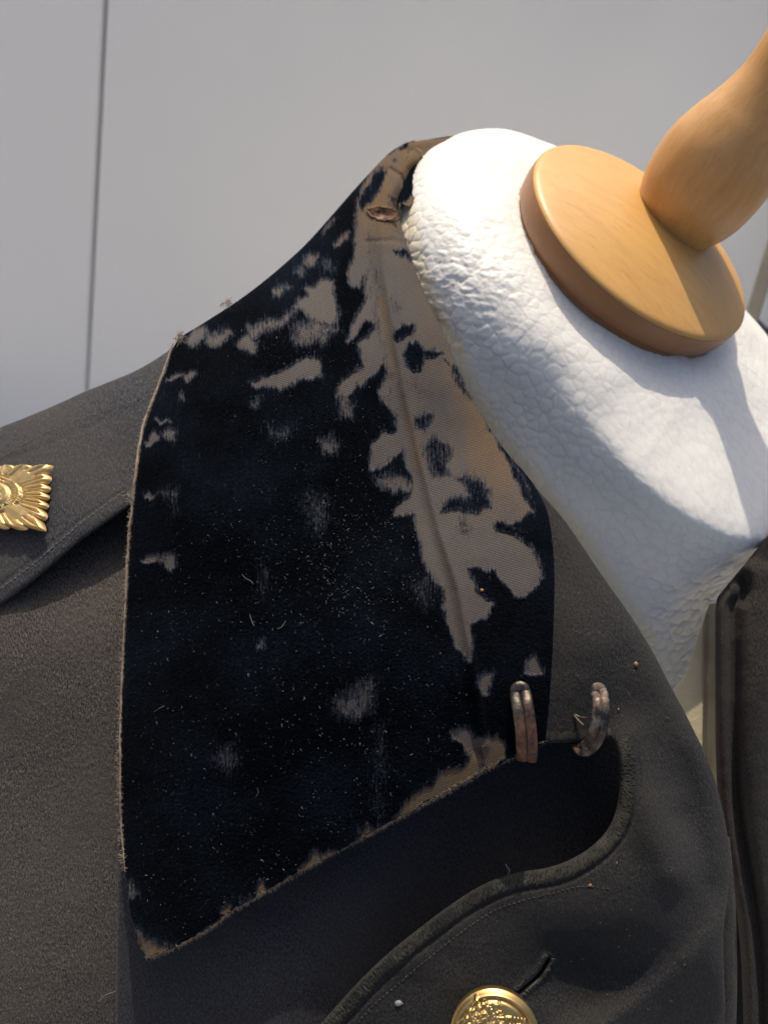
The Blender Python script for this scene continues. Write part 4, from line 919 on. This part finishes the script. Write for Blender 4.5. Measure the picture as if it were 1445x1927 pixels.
def patch_on(cx, cy, a0, a1, r0, r1, hh, m, nm):
    a = np.linspace(a0, a1, 14)[None]; r = np.linspace(r0, r1, 5)[:, None]; ed = np.minimum(np.minimum(np.linspace(0, 1, 14), 1-np.linspace(0, 1, 14))[None]*6, np.minimum(np.linspace(0, 1, 5), 1-np.linspace(0, 1, 5))[:, None]*4); ed = np.clip(ed, 0, 1)**.5
    V = pc+(r*np.cos(a))[..., None]*ux+(r*np.sin(a))[..., None]*ppx+(hh-.0004+.0006*ed)[..., None]*nst
    return mk(nm, V.reshape(-1, 3), gridfaces(5, 14), m, badge)
patch_on(0, 0, -1.15, -.55, .22, .34, .0036, M_PINKGILT, 'red_enamel')
for a0 in (-1.35, -1.08, -.82): patch_on(0, 0, a0, a0+.11, .43, .49, .0032, M_GREEN, 'green_enamel')

# --- gilt button
bc = np.array([931., 1950.]); bd = float(L1(931, 1950))-.0075
pb0 = W(bc[0], bc[1], bd); R0 = 84/F*bd
bn = np.array([-.10, .16, .98]); bn /= np.linalg.norm(bn); bn = bn @ ROT.T
bu = np.cross(ROT.T[1], bn); bu /= np.linalg.norm(bu); bv = np.cross(bn, bu)
rot_ = math.radians(14); bu2 = bu*math.cos(rot_)+bv*math.sin(rot_); bv2 = -bu*math.sin(rot_)+bv*math.cos(rot_)
nR, nA = 220, 420; rr = np.linspace(0, 1, nR)[:, None]; aa = np.linspace(0, 2*math.pi, nA, endpoint=False)[None]
x_ = rr*np.cos(aa); y_ = rr*np.sin(aa)
h = .0030*np.sqrt(np.maximum(0, 1-(rr*.98)**2))+.0008*np.exp(-((rr-.90)/.05)**2)-.0004*np.exp(-((rr-.80)/.03)**2)+0*aa
def stroke(pts, w, hh):
    d = polydist(x_/1.32+0.02+0*h, y_/1.32-0.03+0*h, pts, False); return hh*np.exp(-(d/w)**4)
rel = np.zeros(h.shape)
for pts, w, hh in (([(-.26, .30), (-.02, .33), (.02, .5), (.0, .58), (-.12, .48), (-.16, .60), (-.24, .48), (-.30, .50), (-.26, .30)], .035, .0006),
                   ([(-.22, .38), (-.04, .40)], .05, .0007), ([(-.13, .66), (-.13, .56)], .03, .0007),
                   ([(-.52, .30), (-.38, .36)], .05, .0006), ([(-.50, .22), (-.36, .27)], .04, .0006), ([(-.42, .18), (-.20, .16)], .05, .0006), ([(-.44, .05), (-.30, .0)], .06, .0006),
                   ([(.22, .56), (.25, .42), (.27, .25)], .015, .0005), ([(.18, .30), (.34, .27)], .02, .0004),
                   ([(-.1, .2), (.1, .14), (.2, .2)], .05, .0007), ([(0, .1), (0, -.25)], .18, .0006), ([(-.65, .05), (-.45, .12)], .05, .0006), ([(.45, .10), (.62, .02)], .05, .0006),
                   ([(-.45, -.2), (-.3, -.45), (0, -.55), (.3, -.45), (.45, -.2)], .05, .0006)):
    rel = np.maximum(rel, stroke(pts, w, hh))
for k_ in range(7): rel = np.maximum(rel, stroke([(.30+.055*k_, .235-.022*k_), (.315+.055*k_, .29-.022*k_)], .012, .0004))
for k_ in range(6): rel = np.maximum(rel, stroke([(.30+.06*k_, .12-.022*k_), (.325+.06*k_, .17-.022*k_)], .014, .0004))
for k_ in range(8): rel = np.maximum(rel, stroke([(-.66+.04*k_, .17+.012*k_), (-.65+.04*k_, .23+.012*k_)], .012, .0005))
rg_ = np.random.default_rng(5)
for k_ in range(60):
    a = rg_.uniform(-.10, .24), rg_.uniform(.22, .52); rel = np.maximum(rel, stroke([a, (a[0]+.02, a[1]+.02)], .014, .00025))
rel *= 1+.5*fbm(x_*22+9+0*h, y_*22+4+0*h, 15, 2)
h = h+rel
V = pb0+R0*(x_[..., None]*bu2+y_[..., None]*bv2)+h[..., None]*bn
skirt = pb0+R0*.97*(np.cos(aa[0])[:, None]*bu2+np.sin(aa[0])[:, None]*bv2)-bn*.0028
V = np.vstack([V.reshape(-1, 3), skirt]); i = np.arange(nR)[:, None]*nA
button = mk('button', V, np.stack([i+j[:, :1]*0+np.arange(nA)[None], i+(np.arange(nA)[None]+1) % nA, i+nA+(np.arange(nA)[None]+1) % nA, i+nA+np.arange(nA)[None]], -1).reshape(-1, 4), M_BUTTON, coat, label='domed gilt button stamped with a crown and crest')
for o in scene.objects:
    if o.type == 'MESH' and o.data.uv_layers and o.name.startswith(('velvet', 'lapel', 'coat_front', 'shoulder', 'opposite')): pass
